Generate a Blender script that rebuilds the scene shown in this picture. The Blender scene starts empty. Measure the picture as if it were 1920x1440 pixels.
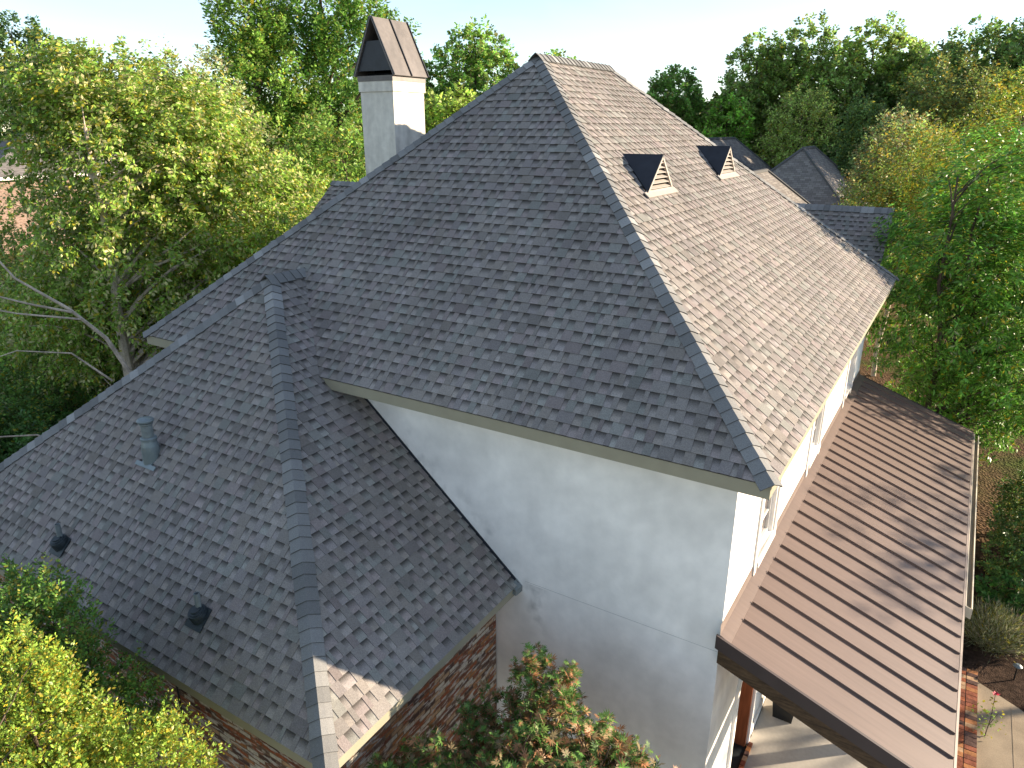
import bpy, math, random
import numpy as np
from mathutils import Vector
R = math.radians
rng = np.random.default_rng(7)
random.seed(7)
S = bpy.context.scene
COL = S.collection

# ------------------------------------------------------------------ camera
CAM = (1.1005, -6.4116, 3.1769)
cd = bpy.data.cameras.new("camera"); cam = bpy.data.objects.new("camera", cd); COL.objects.link(cam)
cd.sensor_width = 36.0; cd.lens = 1340.95 / 1920 * 36; cd.clip_start = .1; cd.clip_end = 3000
cam.location = CAM
cam.rotation_euler = (R(90) - .343, 0, .5575)
cam.rotation_mode = 'XYZ'
S.camera = cam
# ------------------------------------------------------------------ sky and sun
SUN = Vector((.729, .634, .262)).normalized()
elev = math.asin(SUN.z); azim = math.atan2(SUN.x, SUN.y)
w = bpy.data.worlds.new("World"); S.world = w; w.use_nodes = True
nt = w.node_tree; bg = nt.nodes["Background"]
sky = nt.nodes.new("ShaderNodeTexSky"); sky.sky_type = 'NISHITA'; sky.sun_disc = False
sky.sun_elevation = elev; sky.sun_rotation = azim; sky.air_density = .85; sky.dust_density = .05; sky.ozone_density = 1.6
tcw = nt.nodes.new("ShaderNodeTexCoord"); mpw = nt.nodes.new("ShaderNodeMapping"); mpw.inputs["Scale"].default_value = (1, 1, 3.5)     # thin high cloud
nzw = nt.nodes.new("ShaderNodeTexNoise"); nzw.inputs["Scale"].default_value = 2.6; nzw.inputs["Detail"].default_value = 5; nzw.inputs["Distortion"].default_value = .6
nt.links.new(tcw.outputs["Generated"], mpw.inputs[0]); nt.links.new(mpw.outputs[0], nzw.inputs["Vector"])
mrw = nt.nodes.new("ShaderNodeMapRange"); mrw.inputs[1].default_value = .42; mrw.inputs[2].default_value = .72; mrw.inputs[4].default_value = .6; nt.links.new(nzw.outputs[0], mrw.inputs[0])
mxw = nt.nodes.new("ShaderNodeMix"); mxw.data_type = 'RGBA'; nt.links.new(mrw.outputs[0], mxw.inputs[0]); nt.links.new(sky.outputs[0], mxw.inputs[6]); mxw.inputs[7].default_value = (3.3, 3.4, 3.5, 1)
hs = nt.nodes.new("ShaderNodeHueSaturation"); hs.inputs["Saturation"].default_value = .9
nt.links.new(mxw.outputs[2], hs.inputs["Color"]); nt.links.new(hs.outputs[0], bg.inputs[0]); bg.inputs[1].default_value = .106
sd = bpy.data.lights.new("sun", 'SUN'); sd.energy = 5.0; sd.angle = R(.6); sd.color = (1, .83, .62)
so = bpy.data.objects.new("sun", sd); COL.objects.link(so)
so.rotation_euler = SUN.to_track_quat('Z', 'Y').to_euler()
S.view_settings.view_transform = 'Standard'; S.view_settings.look = 'None'
S.view_settings.exposure = 1.58; S.view_settings.gamma = 1
S.render.engine = 'CYCLES'; S.cycles.max_bounces = 6; S.cycles.transparent_max_bounces = 4

# ------------------------------------------------------------------ materials
def mat(name, base=(.5, .5, .5), rough=.7, spec=.3, metal=0, attr=None, noise=None, bump=None, transl=0, vary=None):
    m = bpy.data.materials.new(name); m.use_nodes = True
    t = m.node_tree; N = t.nodes; Lk = t.links.new; b = N["Principled BSDF"]
    b.inputs["Roughness"].default_value = rough; b.inputs["Specular IOR Level"].default_value = spec
    b.inputs["Metallic"].default_value = metal
    tc = N.new("ShaderNodeTexCoord")
    if attr:
        a = N.new("ShaderNodeVertexColor"); a.layer_name = attr; col = a.outputs[0]
    else:
        r = N.new("ShaderNodeRGB"); r.outputs[0].default_value = (*base, 1); col = r.outputs[0]
    for nz in (noise or []):            # (scale, detail, low, high, stretch)
        n = N.new("ShaderNodeTexNoise"); n.inputs["Scale"].default_value = nz[0]; n.inputs["Detail"].default_value = nz[1]
        mp = N.new("ShaderNodeMapping"); mp.inputs["Scale"].default_value = nz[4] if len(nz) > 4 else (1, 1, 1)
        Lk(tc.outputs["Object"], mp.inputs[0]); Lk(mp.outputs[0], n.inputs["Vector"])
        mr = N.new("ShaderNodeMapRange"); mr.inputs[1].default_value = .3; mr.inputs[2].default_value = .7
        mr.inputs[3].default_value = nz[2]; mr.inputs[4].default_value = nz[3]; Lk(n.outputs[0], mr.inputs[0])
        mx = N.new("ShaderNodeVectorMath"); mx.operation = 'SCALE'; Lk(col, mx.inputs[0]); Lk(mr.outputs[0], mx.inputs[3]); col = mx.outputs[0]
    Lk(col, b.inputs["Base Color"])
    if bump:
        n = N.new("ShaderNodeTexNoise"); n.inputs["Scale"].default_value = bump[0]; n.inputs["Detail"].default_value = 4
        Lk(tc.outputs["Object"], n.inputs["Vector"]); bp = N.new("ShaderNodeBump"); bp.inputs["Strength"].default_value = bump[1]
        bp.inputs["Distance"].default_value = bump[2]; Lk(n.outputs[0], bp.inputs["Height"]); Lk(bp.outputs[0], b.inputs["Normal"])
    if transl:
        tr = N.new("ShaderNodeBsdfTranslucent"); Lk(col, tr.inputs[0]); ms = N.new("ShaderNodeMixShader"); ms.inputs[0].default_value = transl
        Lk(b.outputs[0], ms.inputs[1]); Lk(tr.outputs[0], ms.inputs[2]); Lk(ms.outputs[0], N["Material Output"].inputs[0])
    return m

M = {}
M['shingle'] = mat("shingle", attr="Col", rough=.9, spec=.12, noise=[(70, 2, .86, 1.14), (240, 2, .72, 1.28), (.7, 4, .86, 1.10), (2.2, 3, .93, 1.06)], bump=(260, .5, .004))
M['cap'] = mat("shingle_cap", attr="Col", rough=.9, spec=.12, noise=[(120, 2, .85, 1.15), (260, 2, .8, 1.2)], bump=(260, .4, .004))
M['stucco'] = mat("stucco", (.85, .815, .765), .9, .15, noise=[(1.3, 6, .88, 1.10), (5, 6, .93, 1.05), (1.2, 5, .93, 1.04, (2.2, 2.2, .5))], bump=(120, .25, .004))
M['chimstucco'] = mat("weathered_stucco", (.70, .66, .58), .9, .15, noise=[(2.2, 5, .74, 1.08, (2, 2, .5)), (9, 5, .9, 1.06)], bump=(120, .25, .004))
M['khaki'] = mat("khaki_trim_paint", (.30, .275, .20), .55, .3, noise=[(4, 3, .93, 1.05)])
M['white'] = mat("white_trim_paint", (.74, .71, .66), .5, .3, noise=[(5, 3, .95, 1.03)])
M['bronze'] = mat("bronze_metal_roof", (.138, .098, .082), .5, .35, noise=[(.9, 4, .92, 1.06), (3, 3, .93, 1.05, (.15, 7, 1)), (6, 2, .95, 1.04, (.05, 6, 1))])
M['darkbronze'] = mat("dark_bronze_trim", (.055, .04, .038), .5, .35, noise=[(3, 3, .9, 1.1)])
M['blackmetal'] = mat("black_sheet_metal", (.018, .021, .028), .5, .35, noise=[(6, 4, .8, 1.3)])
M['capmetal'] = mat("weathered_copper", (.125, .108, .097), .48, .4, noise=[(3, 5, .75, 1.2, (1, 1, .4)), (12, 4, .88, 1.12)])
M['galv'] = mat("galvanised_paint", (.17, .20, .205), .45, .5, metal=.2, noise=[(9, 4, .85, 1.12)])
M['rubber'] = mat("black_rubber", (.02, .028, .032), .55, .4, noise=[(20, 3, .8, 1.3)])
M['pipe'] = mat("grey_pipe", (.17, .19, .19), .5, .4, noise=[(20, 3, .85, 1.15)])
M['beam'] = mat("stained_timber", (.075, .045, .024), .6, .3, noise=[(5, 6, .5, 1.4, (1, 1, 8)), (30, 3, .85, 1.15)])
M['door'] = mat("door_wood", (.23, .075, .03), .45, .4, noise=[(4, 5, .7, 1.25, (6, 6, .6))])
M['doorlight'] = mat("door_plank_wood", (.34, .20, .10), .5, .4, noise=[(4, 5, .75, 1.2, (6, 6, .6))])
M['black'] = mat("black_planter", (.012, .013, .013), .4, .4)
M['concrete'] = mat("patio_concrete", (.42, .39, .34), .8, .3, noise=[(2, 5, .88, 1.08), (18, 4, .93, 1.05)])
M['walk'] = mat("walk_concrete", (.34, .27, .19), .9, .15, noise=[(3, 5, .8, 1.12), (60, 3, .85, 1.12)], bump=(90, .3, .01))
M['slat'] = mat("louvre_paint", (.33, .295, .26), .6, .3, noise=[(8, 3, .93, 1.05)])
M['white_alu'] = mat("gutter_paint", (.55, .49, .38), .45, .4)
M['dark'] = mat("dark_interior", (.006, .006, .006), .9, .1)
def glass_mat():
    m = mat("window_glass", (.10, .085, .08), .08, .6, noise=[(2.5, 2, .6, 1.6)]); return m
M['glass'] = glass_mat()

def brick_mat(name, scale, ramp, mortar, smear, rowh=.067, bw=.2):
    m = bpy.data.materials.new(name); m.use_nodes = True
    t = m.node_tree; N = t.nodes; Lk = t.links.new; b = N["Principled BSDF"]; b.inputs["Roughness"].default_value = .9
    b.inputs["Specular IOR Level"].default_value = .15
    uv = N.new("ShaderNodeUVMap"); br = N.new("ShaderNodeTexBrick")
    Lk(uv.outputs[0], br.inputs["Vector"])
    br.inputs["Scale"].default_value = 1; br.inputs["Brick Width"].default_value = bw; br.inputs["Row Height"].default_value = rowh
    br.inputs["Mortar Size"].default_value = .009; br.inputs["Mortar Smooth"].default_value = .4; br.inputs["Bias"].default_value = 0
    br.inputs["Color1"].default_value = (0, 0, 0, 1); br.inputs["Color2"].default_value = (1, 1, 1, 1); br.inputs["Mortar"].default_value = (.5, .5, .5, 1)
    cr = N.new("ShaderNodeValToRGB"); cr.color_ramp.interpolation = 'CONSTANT'
    e = cr.color_ramp.elements
    e[0].position = 0; e[0].color = (*ramp[0], 1); e[1].position = 1 / len(ramp); e[1].color = (*ramp[1], 1)
    for i in range(2, len(ramp)):
        q = e.new(i / len(ramp)); q.color = (*ramp[i], 1)
    Lk(br.outputs[0], cr.inputs[0])
    n = N.new("ShaderNodeTexNoise"); n.inputs["Scale"].default_value = 9; n.inputs["Detail"].default_value = 6
    mp = N.new("ShaderNodeMapping"); mp.inputs["Scale"].default_value = (.6, 2.2, 1); Lk(uv.outputs[0], mp.inputs[0]); Lk(mp.outputs[0], n.inputs["Vector"])
    mr = N.new("ShaderNodeMapRange"); mr.inputs[1].default_value = .52; mr.inputs[2].default_value = .62; mr.inputs[3].default_value = 0; mr.inputs[4].default_value = smear
    Lk(n.outputs[0], mr.inputs[0])
    mx = N.new("ShaderNodeMix"); mx.data_type = 'RGBA'; Lk(br.outputs["Fac"], mx.inputs[0]); Lk(cr.outputs[0], mx.inputs[6]); mx.inputs[7].default_value = (*mortar, 1)
    m2 = N.new("ShaderNodeMix"); m2.data_type = 'RGBA'; Lk(mr.outputs[0], m2.inputs[0]); Lk(mx.outputs[2], m2.inputs[6]); m2.inputs[7].default_value = (.52, .47, .42, 1)
    n2 = N.new("ShaderNodeTexNoise"); n2.inputs["Scale"].default_value = 30; n2.inputs["Detail"].default_value = 5; Lk(uv.outputs[0], n2.inputs["Vector"])
    m3 = N.new("ShaderNodeVectorMath"); m3.operation = 'SCALE'; Lk(m2.outputs[2], m3.inputs[0])
    mr3 = N.new("ShaderNodeMapRange"); mr3.inputs[1].default_value = .3; mr3.inputs[2].default_value = .7; mr3.inputs[3].default_value = .7; mr3.inputs[4].default_value = 1.25; Lk(n2.outputs[0], mr3.inputs[0]); Lk(mr3.outputs[0], m3.inputs[3])
    Lk(m3.outputs[0], b.inputs["Base Color"])
    bp = N.new("ShaderNodeBump"); bp.inputs["Strength"].default_value = .7; bp.inputs["Distance"].default_value = .012; bp.invert = True
    Lk(br.outputs["Fac"], bp.inputs["Height"]); Lk(bp.outputs[0], b.inputs["Normal"])
    return m
BR = [(.30, .10, .05), (.18, .07, .045), (.36, .16, .07), (.10, .06, .05), (.42, .27, .16), (.24, .085, .05), (.50, .44, .36), (.16, .10, .075)]
M['brick'] = brick_mat("old_brick", 1, BR, (.20, .13, .085), .9)
M['paver'] = brick_mat("brick_paver", 1, [(.28, .13, .07), (.34, .17, .09), (.22, .09, .06), (.40, .24, .13)], (.25, .19, .13), .35, rowh=.1, bw=.2)
M['farbrick'] = brick_mat("pale_far_brick", 1, [(.24, .15, .11), (.20, .12, .09), (.27, .18, .14)], (.30, .26, .22), .3)

def far_shingle():
    m = bpy.data.materials.new("far_shingle"); m.use_nodes = True
    t = m.node_tree; N = t.nodes; Lk = t.links.new; b = N["Principled BSDF"]; b.inputs["Roughness"].default_value = .9
    b.inputs["Specular IOR Level"].default_value = .12
    uv = N.new("ShaderNodeUVMap"); br = N.new("ShaderNodeTexBrick"); Lk(uv.outputs[0], br.inputs["Vector"])
    for k, v in (("Scale", 1), ("Brick Width", .28), ("Row Height", .14), ("Mortar Size", .012), ("Mortar Smooth", .6), ("Bias", 0)): br.inputs[k].default_value = v
    br.inputs["Color1"].default_value = (.14, .126, .117, 1); br.inputs["Color2"].default_value = (.24, .22, .20, 1); br.inputs["Mortar"].default_value = (.10, .09, .085, 1)
    br.offset_frequency = 2; br.offset = .37
    Lk(br.outputs[0], b.inputs["Base Color"]); return m
M['farshingle'] = far_shingle()

# ------------------------------------------------------------------ object helpers
def tag(o, label=None, cat=None, group=None, kind=None):
    for k, v in (("label", label), ("category", cat), ("group", group), ("kind", kind)):
        if v: o[k] = v
    return o
def empty(name, loc, label, cat, group=None):
    o = bpy.data.objects.new(name, None); COL.objects.link(o); o.location = loc; o.empty_display_size = .2
    return tag(o, label, cat, group)
def link(name, me, m, parent=None):
    if m is not None: me.materials.append(m)
    o = bpy.data.objects.new(name, me); COL.objects.link(o)
    if parent is not None:
        bpy.context.view_layer.update() if False else None
        o.parent = parent
        base = Vector((0, 0, 0)); p = parent
        while p is not None: base += p.location; p = p.parent
        o.location = -base           # meshes are written in world coordinates
    return o
class MB:
    """collects polygons; every build() is one mesh object"""
    def __init__(s): s.v = []; s.f = []; s.c = []; s.uv = []
    def poly(s, pts, cols=None, uvs=None):
        i = len(s.v); s.v.extend([tuple(p) for p in pts]); s.f.append(list(range(i, i + len(pts))))
        s.c.extend(cols if cols else [(1, 1, 1)] * len(pts)); s.uv.extend(uvs if uvs else [(0, 0)] * len(pts))
    def hexa(s, p):                     # 8 points: bottom 4 ccw, top 4 ccw
        for q in ((3, 2, 1, 0), (4, 5, 6, 7), (0, 1, 5, 4), (1, 2, 6, 5), (2, 3, 7, 6), (3, 0, 4, 7)): s.poly([p[k] for k in q])
    def box(s, a, b):
        x0, y0, z0 = a; x1, y1, z1 = b
        s.hexa([(x0, y0, z0), (x1, y0, z0), (x1, y1, z0), (x0, y1, z0), (x0, y0, z1), (x1, y0, z1), (x1, y1, z1), (x0, y1, z1)])
    def bar(s, a, b, wv, hv):           # prism from a to b with half-extent vectors
        a = Vector(a); b = Vector(b); wv = Vector(wv); hv = Vector(hv)
        s.hexa([a - wv - hv, a + wv - hv, b + wv - hv, b - wv - hv, a - wv + hv, a + wv + hv, b + wv + hv, b - wv + hv])
    def lathe(s, base, axis, prof, n=20):   # prof: (radius, height)
        base = Vector(base); ax = Vector(axis).normalized(); u = ax.orthogonal().normalized(); v = ax.cross(u)
        ring = lambda r, h: [base + ax * h + (u * math.cos(2 * math.pi * k / n) + v * math.sin(2 * math.pi * k / n)) * r for k in range(n)]
        rs = [ring(*p) for p in prof]
        for a, b in zip(rs, rs[1:]):
            for k in range(n): s.poly([a[k], a[(k + 1) % n], b[(k + 1) % n], b[k]])
        s.poly(rs[-1]); s.poly(rs[0][::-1])
    def tube(s, pts, rad, n=6):
        pts = [Vector(p) for p in pts]; prev = None
        for i, p in enumerate(pts):
            t = (pts[min(i + 1, len(pts) - 1)] - pts[max(i - 1, 0)]).normalized(); u = t.orthogonal().normalized() if i == 0 else (u - t * u.dot(t)).normalized()
            v = t.cross(u)
            ring = [p + (u * math.cos(2 * math.pi * k / n) + v * math.sin(2 * math.pi * k / n)) * rad[i] for k in range(n)]
            if prev:
                for k in range(n): s.poly([prev[k], prev[(k + 1) % n], ring[(k + 1) % n], ring[k]])
            prev = ring
        s.poly(prev)
    def build(s, name, m, parent=None, smooth=False, attr=False, uv=False):
        me = bpy.data.meshes.new(name); me.from_pydata(s.v, [], s.f)
        if attr:
            a = me.color_attributes.new("Col", 'FLOAT_COLOR', 'CORNER')
            buf = np.ones((len(s.c), 4), np.float32); buf[:, :3] = s.c; a.data.foreach_set("color", buf.ravel())
        if uv:
            l = me.uv_layers.new(name="UVMap"); l.data.foreach_set("uv", np.array(s.uv, np.float32).ravel())
        if smooth: me.polygons.foreach_set("use_smooth", [True] * len(me.polygons))
        me.update(); return link(name, me, m, parent)

# ------------------------------------------------------------------ shingled roof faces
def clip(poly, pol):
    """convex clip of 2-D poly by convex ccw polygon pol"""
    out = poly
    for i in range(len(pol)):
        a = pol[i]; b = pol[(i + 1) % len(pol)]; ex, ey = b[0] - a[0], b[1] - a[1]
        inp = out; out = []
        if not inp: return []
        d = [ex * (p[1] - a[1]) - ey * (p[0] - a[0]) for p in inp]
        for k in range(len(inp)):
            p, q = inp[k], inp[(k + 1) % len(inp)]; dp, dq = d[k], d[(k + 1) % len(inp)]
            if dp >= 0: out.append(p)
            if (dp < 0) != (dq < 0):
                t = dp / (dp - dq); out.append((p[0] + (q[0] - p[0]) * t, p[1] + (q[1] - p[1]) * t))
    return out
SH = np.array((.240, .218, .201))
TINTS = [(1, 1, 1), (1, 1, 1), (1, 1, 1), (1.03, .97, 1.0), (.95, 1.02, 1.01), (1.02, 1.0, .97), (.99, .98, 1.02)]
def tone(r, lo, hi): 
    t = TINTS[r.integers(len(TINTS))]; return SH * np.array(t) * r.uniform(lo, hi)
def shingles(mb, poly3, seed, e=.1435):
    r = np.random.default_rng(seed)
    P = [Vector(p) for p in poly3]; O = P[0]; u = (P[1] - P[0]).normalized(); n = u.cross(P[-1] - P[0]).normalized(); v = n.cross(u)
    pol = [((p - O).dot(u), (p - O).dot(v)) for p in P]
    u0 = min(p[0] for p in pol); u1 = max(p[0] for p in pol); v1 = max(p[1] for p in pol)
    W = lambda uu, vv, h: O + u * uu + v * vv + n * h
    pol2 = [(p[0], p[1]) for p in pol]
    mb.poly([W(p[0], p[1], -.004) for p in pol2], [tuple(SH * .5)] * len(pol2))
    T1, T2 = .011, .006
    nc = int(v1 / e) + 1
    for i in range(nc):
        va = i * e; vb = va + e
        hb = lambda vv: T1 * (1 - (vv - va) / e) + .0005
        # course extent for the exposed lower edge
        def front(ua, ub, h0, h1, col):
            c = clip([(ua, va + 1e-4), (ub, va + 1e-4), (ub, va + 2e-3), (ua, va + 2e-3)], pol2)
            if len(c) < 3: return
            a = min(c)[0]; b = max(c)[0]
            if b - a > .004: mb.poly([W(a, va, h0), W(b, va, h0), W(b, va, h1), W(a, va, h1)], [col] * 4)
        uu = u0 - r.uniform(0, .3); wob = r.uniform(-.002, .002)
        while uu < u1:
            gap = r.choice([.065, .085, .105, .13]) * r.uniform(.85, 1.15); tab = r.choice([.05, .07, .085, .105, .13, .18]) * r.uniform(.85, 1.15)
            # recessed layer between the teeth: printed dark band at its top
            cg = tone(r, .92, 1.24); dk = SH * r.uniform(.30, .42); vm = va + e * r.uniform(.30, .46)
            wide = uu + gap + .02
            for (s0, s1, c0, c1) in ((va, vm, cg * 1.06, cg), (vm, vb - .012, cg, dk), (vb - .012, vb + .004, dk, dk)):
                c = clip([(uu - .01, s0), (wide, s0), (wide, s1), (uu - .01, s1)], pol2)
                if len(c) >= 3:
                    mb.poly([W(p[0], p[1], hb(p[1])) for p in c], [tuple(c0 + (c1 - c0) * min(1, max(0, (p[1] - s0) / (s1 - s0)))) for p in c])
            front(uu - .01, wide, -.002, T1, tuple(cg * .35))  # edge coloured dark in place of the shadow line under each course
            # raised tooth, with slightly slanted sides
            a0, b0 = uu + gap, uu + gap + tab; sl = r.uniform(-.008, .008)
            ct = tone(r, .84, 1.02) if r.random() < .82 else tone(r, .70, .84)
            ht = lambda vv: hb(vv) + T2
            drop = -.003 + wob
            q = [(a0, va + drop), (b0, va + drop), (b0 + sl, vb + .004), (a0 + sl, vb + .004)]
            c = clip(q, pol2)
            if len(c) >= 3:
                mb.poly([W(p[0], p[1], hb(p[1]) + T2) for p in c], [tuple(ct)] * len(c))
                front(a0, b0, -.002, T1 + T2, tuple(ct * .4))  # tooth edge darkened likewise, its shadow line put into the colour
                for (s, t) in ((q[0], q[3]), (q[2], q[1])):
                    k = clip([s, t, (t[0] + 1e-5, t[1])], pol2)
                    if len(k) >= 3:
                        ys = [p for p in k]; lo = min(ys, key=lambda p: p[1]); hi = max(ys, key=lambda p: p[1])
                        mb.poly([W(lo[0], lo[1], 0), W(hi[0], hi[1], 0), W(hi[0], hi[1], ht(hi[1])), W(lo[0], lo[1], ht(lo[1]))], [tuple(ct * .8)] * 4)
            uu = b0
def hip_cap(name, p0, p1, c1, c2, parent, w=.122, seed=1, ex=.15, top_extra=.0, label=None):
    """overlapping cap shingles from p0 (low) to p1 (high); c1, c2 are points on the two faces"""
    r = np.random.default_rng(seed); mb = MB()
    p0 = Vector(p0); p1 = Vector(p1); t = (p1 - p0).normalized(); L = (p1 - p0).length
    d = []
    for c in (c1, c2):
        a = Vector(c) - p0; a = (a - t * a.dot(t)).normalized(); d.append(a)
    up = -(d[0] + d[1]).normalized()
    nn = []
    for a in d:
        n = t.cross(a).normalized(); n = n if n.dot(up) > 0 else -n; nn.append(n)
    s = 0.0
    while s < L:
        e = min(s + ex + .02, L + top_extra); f = r.choice([.66, .74, .78, .84, .9, .9, 1.2]); col = np.array((.235, .233, .228)) * f * r.uniform(.93, 1.07)
        ww = w * r.uniform(.95, 1.05); sk = r.uniform(-.006, .006); lift0 = .036 + r.uniform(0, .004); lift1 = .024
        rows = []
        for ss, lf in ((s + sk, lift0), (e + sk, lift1)):
            c = p0 + t * ss
            rows.append([c + d[0] * ww + nn[0] * (lf - .006), c + d[0] * .05 + nn[0] * lf, c + up * (lf + .004), c + d[1] * .05 + nn[1] * lf, c + d[1] * ww + nn[1] * (lf - .006)])
        lowr = [q - up * .014 for q in rows[0]]; base = []
        for k in range(4):
            mb.poly([rows[0][k], rows[0][k + 1], rows[1][k + 1], rows[1][k]], [tuple(col)] * 4)
            mb.poly([lowr[k], lowr[k + 1], rows[0][k + 1], rows[0][k]], [tuple(col * .45)] * 4)
        for k, dd, n in ((0, d[0], nn[0]), (4, d[1], nn[1])):
            mb.poly([rows[0][k], rows[1][k], rows[1][k] - n * .02, rows[0][k] - n * .03], [tuple(col * .5)] * 4)
        s += ex * r.uniform(.97, 1.03)
    o = mb.build(name, M['cap'], parent, attr=True)
    return o

# ------------------------------------------------------------------ foliage helpers
TEMPL = {
 'oval': (np.array([(0, 0, 0), (.5, -.27, .05), (1, 0, -.03), (.5, .27, .05)], float), [(0, 1, 2, 3)]),
 'long': (np.array([(0, 0, 0), (.45, -.15, .04), (1, 0, -.10), (.45, .15, .04)], float), [(0, 1, 2, 3)]),
 'blade': (np.array([(0, 0, 0), (.5, -.035, .02), (1, 0, -.08), (.5, .035, .02)], float), [(0, 1, 2, 3)]),
 'round': (np.array([(0, 0, 0), (.4, -.38, .06), (1, 0, -.05), (.4, .38, .06)], float), [(0, 1, 2, 3)]),
}
def star():
    v = []; f = []
    for a, l in ((-1.9, .5), (-1.0, .85), (-.35, .95), (.35, .95), (1.0, .85), (1.9, .5), (0, 1.0)):
        c, s = math.cos(a), math.sin(a); i = len(v)
        v += [(0, 0, 0), (l * .5 * c + .09 * s, l * .5 * s - .09 * c, .03), (l * c, l * s, -.05), (l * .5 * c - .09 * s, l * .5 * s + .09 * c, .03)]; f.append((i, i + 1, i + 2, i + 3))
    return np.array(v, float), f
TEMPL['star'] = star()
def unit(a): return a / np.maximum(np.linalg.norm(a, axis=-1, keepdims=True), 1e-9)
def leaf_mesh(name, pos, direc, size, cols, templ, r, flat=.6):
    """pos (n,3), direc leaf axis (n,3), size (n,), cols (n,3)"""
    tv, tf = TEMPL[templ]; n = len(pos); x = unit(direc)
    up = unit(np.stack([r.normal(0, 1, n), r.normal(0, 1, n), r.normal(0, 1, n) + flat * 2], 1)); y = unit(np.cross(up, x)); z = np.cross(x, y)
    V = pos[:, None, :] + size[:, None, None] * (tv[None, :, 0:1] * x[:, None] + tv[None, :, 1:2] * y[:, None] + tv[None, :, 2:3] * z[:, None])
    k = len(tv); F = (np.array(tf)[None] + (np.arange(n) * k)[:, None, None]).reshape(-1, 4)
    me = bpy.data.meshes.new(name); me.vertices.add(n * k); me.vertices.foreach_set("co", V.astype(np.float32).ravel())
    nf = len(F); me.loops.add(nf * 4); me.loops.foreach_set("vertex_index", F.astype(np.int32).ravel())
    me.polygons.add(nf); me.polygons.foreach_set("loop_start", np.arange(0, nf * 4, 4, dtype=np.int32)); me.polygons.foreach_set("loop_total", np.full(nf, 4, np.int32))
    C = np.ones((nf * 4, 4), np.float32); C[:, :3] = np.repeat(cols, len(tf) * 4, axis=0)
    a = me.color_attributes.new("Col", 'FLOAT_COLOR', 'CORNER'); a.data.foreach_set("color", C.ravel())
    me.update(calc_edges=True); return me
def leafmat(name, rough=.5, spec=.35, transl=.4):
    return mat(name, attr="Col", rough=rough, spec=spec, transl=transl)
M['leaf'] = leafmat("leaf_matte", .5, .35, .42); M['gloss'] = leafmat("leaf_glossy", .42, .4, .35)
M['bark'] = mat("bark", (.10, .075, .055), .9, .1, noise=[(6, 5, .6, 1.4, (1, 1, .3))], bump=(20, .6, .03))
M['palebark'] = mat("pale_bark", (.52, .43, .34), .9, .1, noise=[(5, 5, .55, 1.25, (1, 1, .6)), (30, 3, .8, 1.1)], bump=(18, .7, .03))
LB = np.array((1.95, 2.5, 2.5))
def palette(n, base, r, yellow=(.30, .27, .03), fy=.1, pale=None, fp=0, var=.28):
    c = LB * np.array(base)[None] * (1 + r.normal(0, var, (n, 1))).clip(.35, 1.8) * (1 + r.normal(0, .06, (n, 3)))
    k = r.random(n) < fy; c[k] = 1.25 * np.array(yellow) * r.uniform(.6, 1.2, (k.sum(), 1))
    if pale is not None:
        k = r.random(n) < fp; c[k] = np.array(pale) * r.uniform(.7, 1.2, (k.sum(), 1))
    return c.clip(.004, .8)
def blob_points(blobs, n, r, shell=.55):
    """points in a union of ellipsoids (cx,cy,cz,rx,ry,rz), biased outward, skipping those buried inside another blob"""
    b = np.array(blobs, float); vol = (b[:, 3] * b[:, 4] * b[:, 5]) ** .67; out = []
    while sum(map(len, out)) < n:
        k = r.choice(len(b), n, p=vol / vol.sum()); d = unit(r.normal(0, 1, (n, 3))); rad = (shell ** 3 + (1 - shell ** 3) * r.random(n)) ** (1 / 3)
        out.append(b[k, :3] + d * b[k, 3:6] * rad[:, None])
    return np.concatenate(out)[:n]
def crown(name, blobs, nclump, per, lsize, base, seed, parent, templ='oval', m='leaf', twig=.5, droop=.0, updir=.5, spread=.9, shell=.5, fy=.1, yellow=(.30, .27, .03), pale=None, fp=0, var=.28, lvar=.3, flat=.6, cvar=.2):
    r = np.random.default_rng(seed); b = np.array(blobs, float)
    cp = blob_points(blobs, nclump, r, shell); cen = np.average(b[:, :3], axis=0, weights=b[:, 3])
    td = unit(unit(cp - cen) + np.array((0, 0, updir)) + r.normal(0, .45, (nclump, 3)))
    tl = twig * r.uniform(.5, 1.3, nclump)
    n = nclump * per; ci = np.repeat(np.arange(nclump), per); s = r.random(n) ** .8
    pos = cp[ci] + td[ci] * (tl[ci] * s)[:, None]
    pos[:, 2] -= droop * s * s * tl[ci]
    side = unit(r.normal(0, 1, (n, 3))); side = unit(side - td[ci] * (side * td[ci]).sum(1, keepdims=True))
    pos += side * (tl[ci] * .12 * r.random(n))[:, None]
    direc = td[ci] * (1 - spread * .6) + side * spread; direc[:, 2] -= droop * 1.2
    size = lsize * r.uniform(1 - lvar, 1 + lvar, n) * (1 - .35 * (s > .85))
    col = palette(n, base, r, yellow, fy, pale, fp, var) * (1 + r.normal(0, cvar, nclump)).clip(.55, 1.5)[ci][:, None]
    me = leaf_mesh(name, pos, direc, size, col, templ, r, flat)
    return link(name, me, M[m], parent), cp, td, tl
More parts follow.
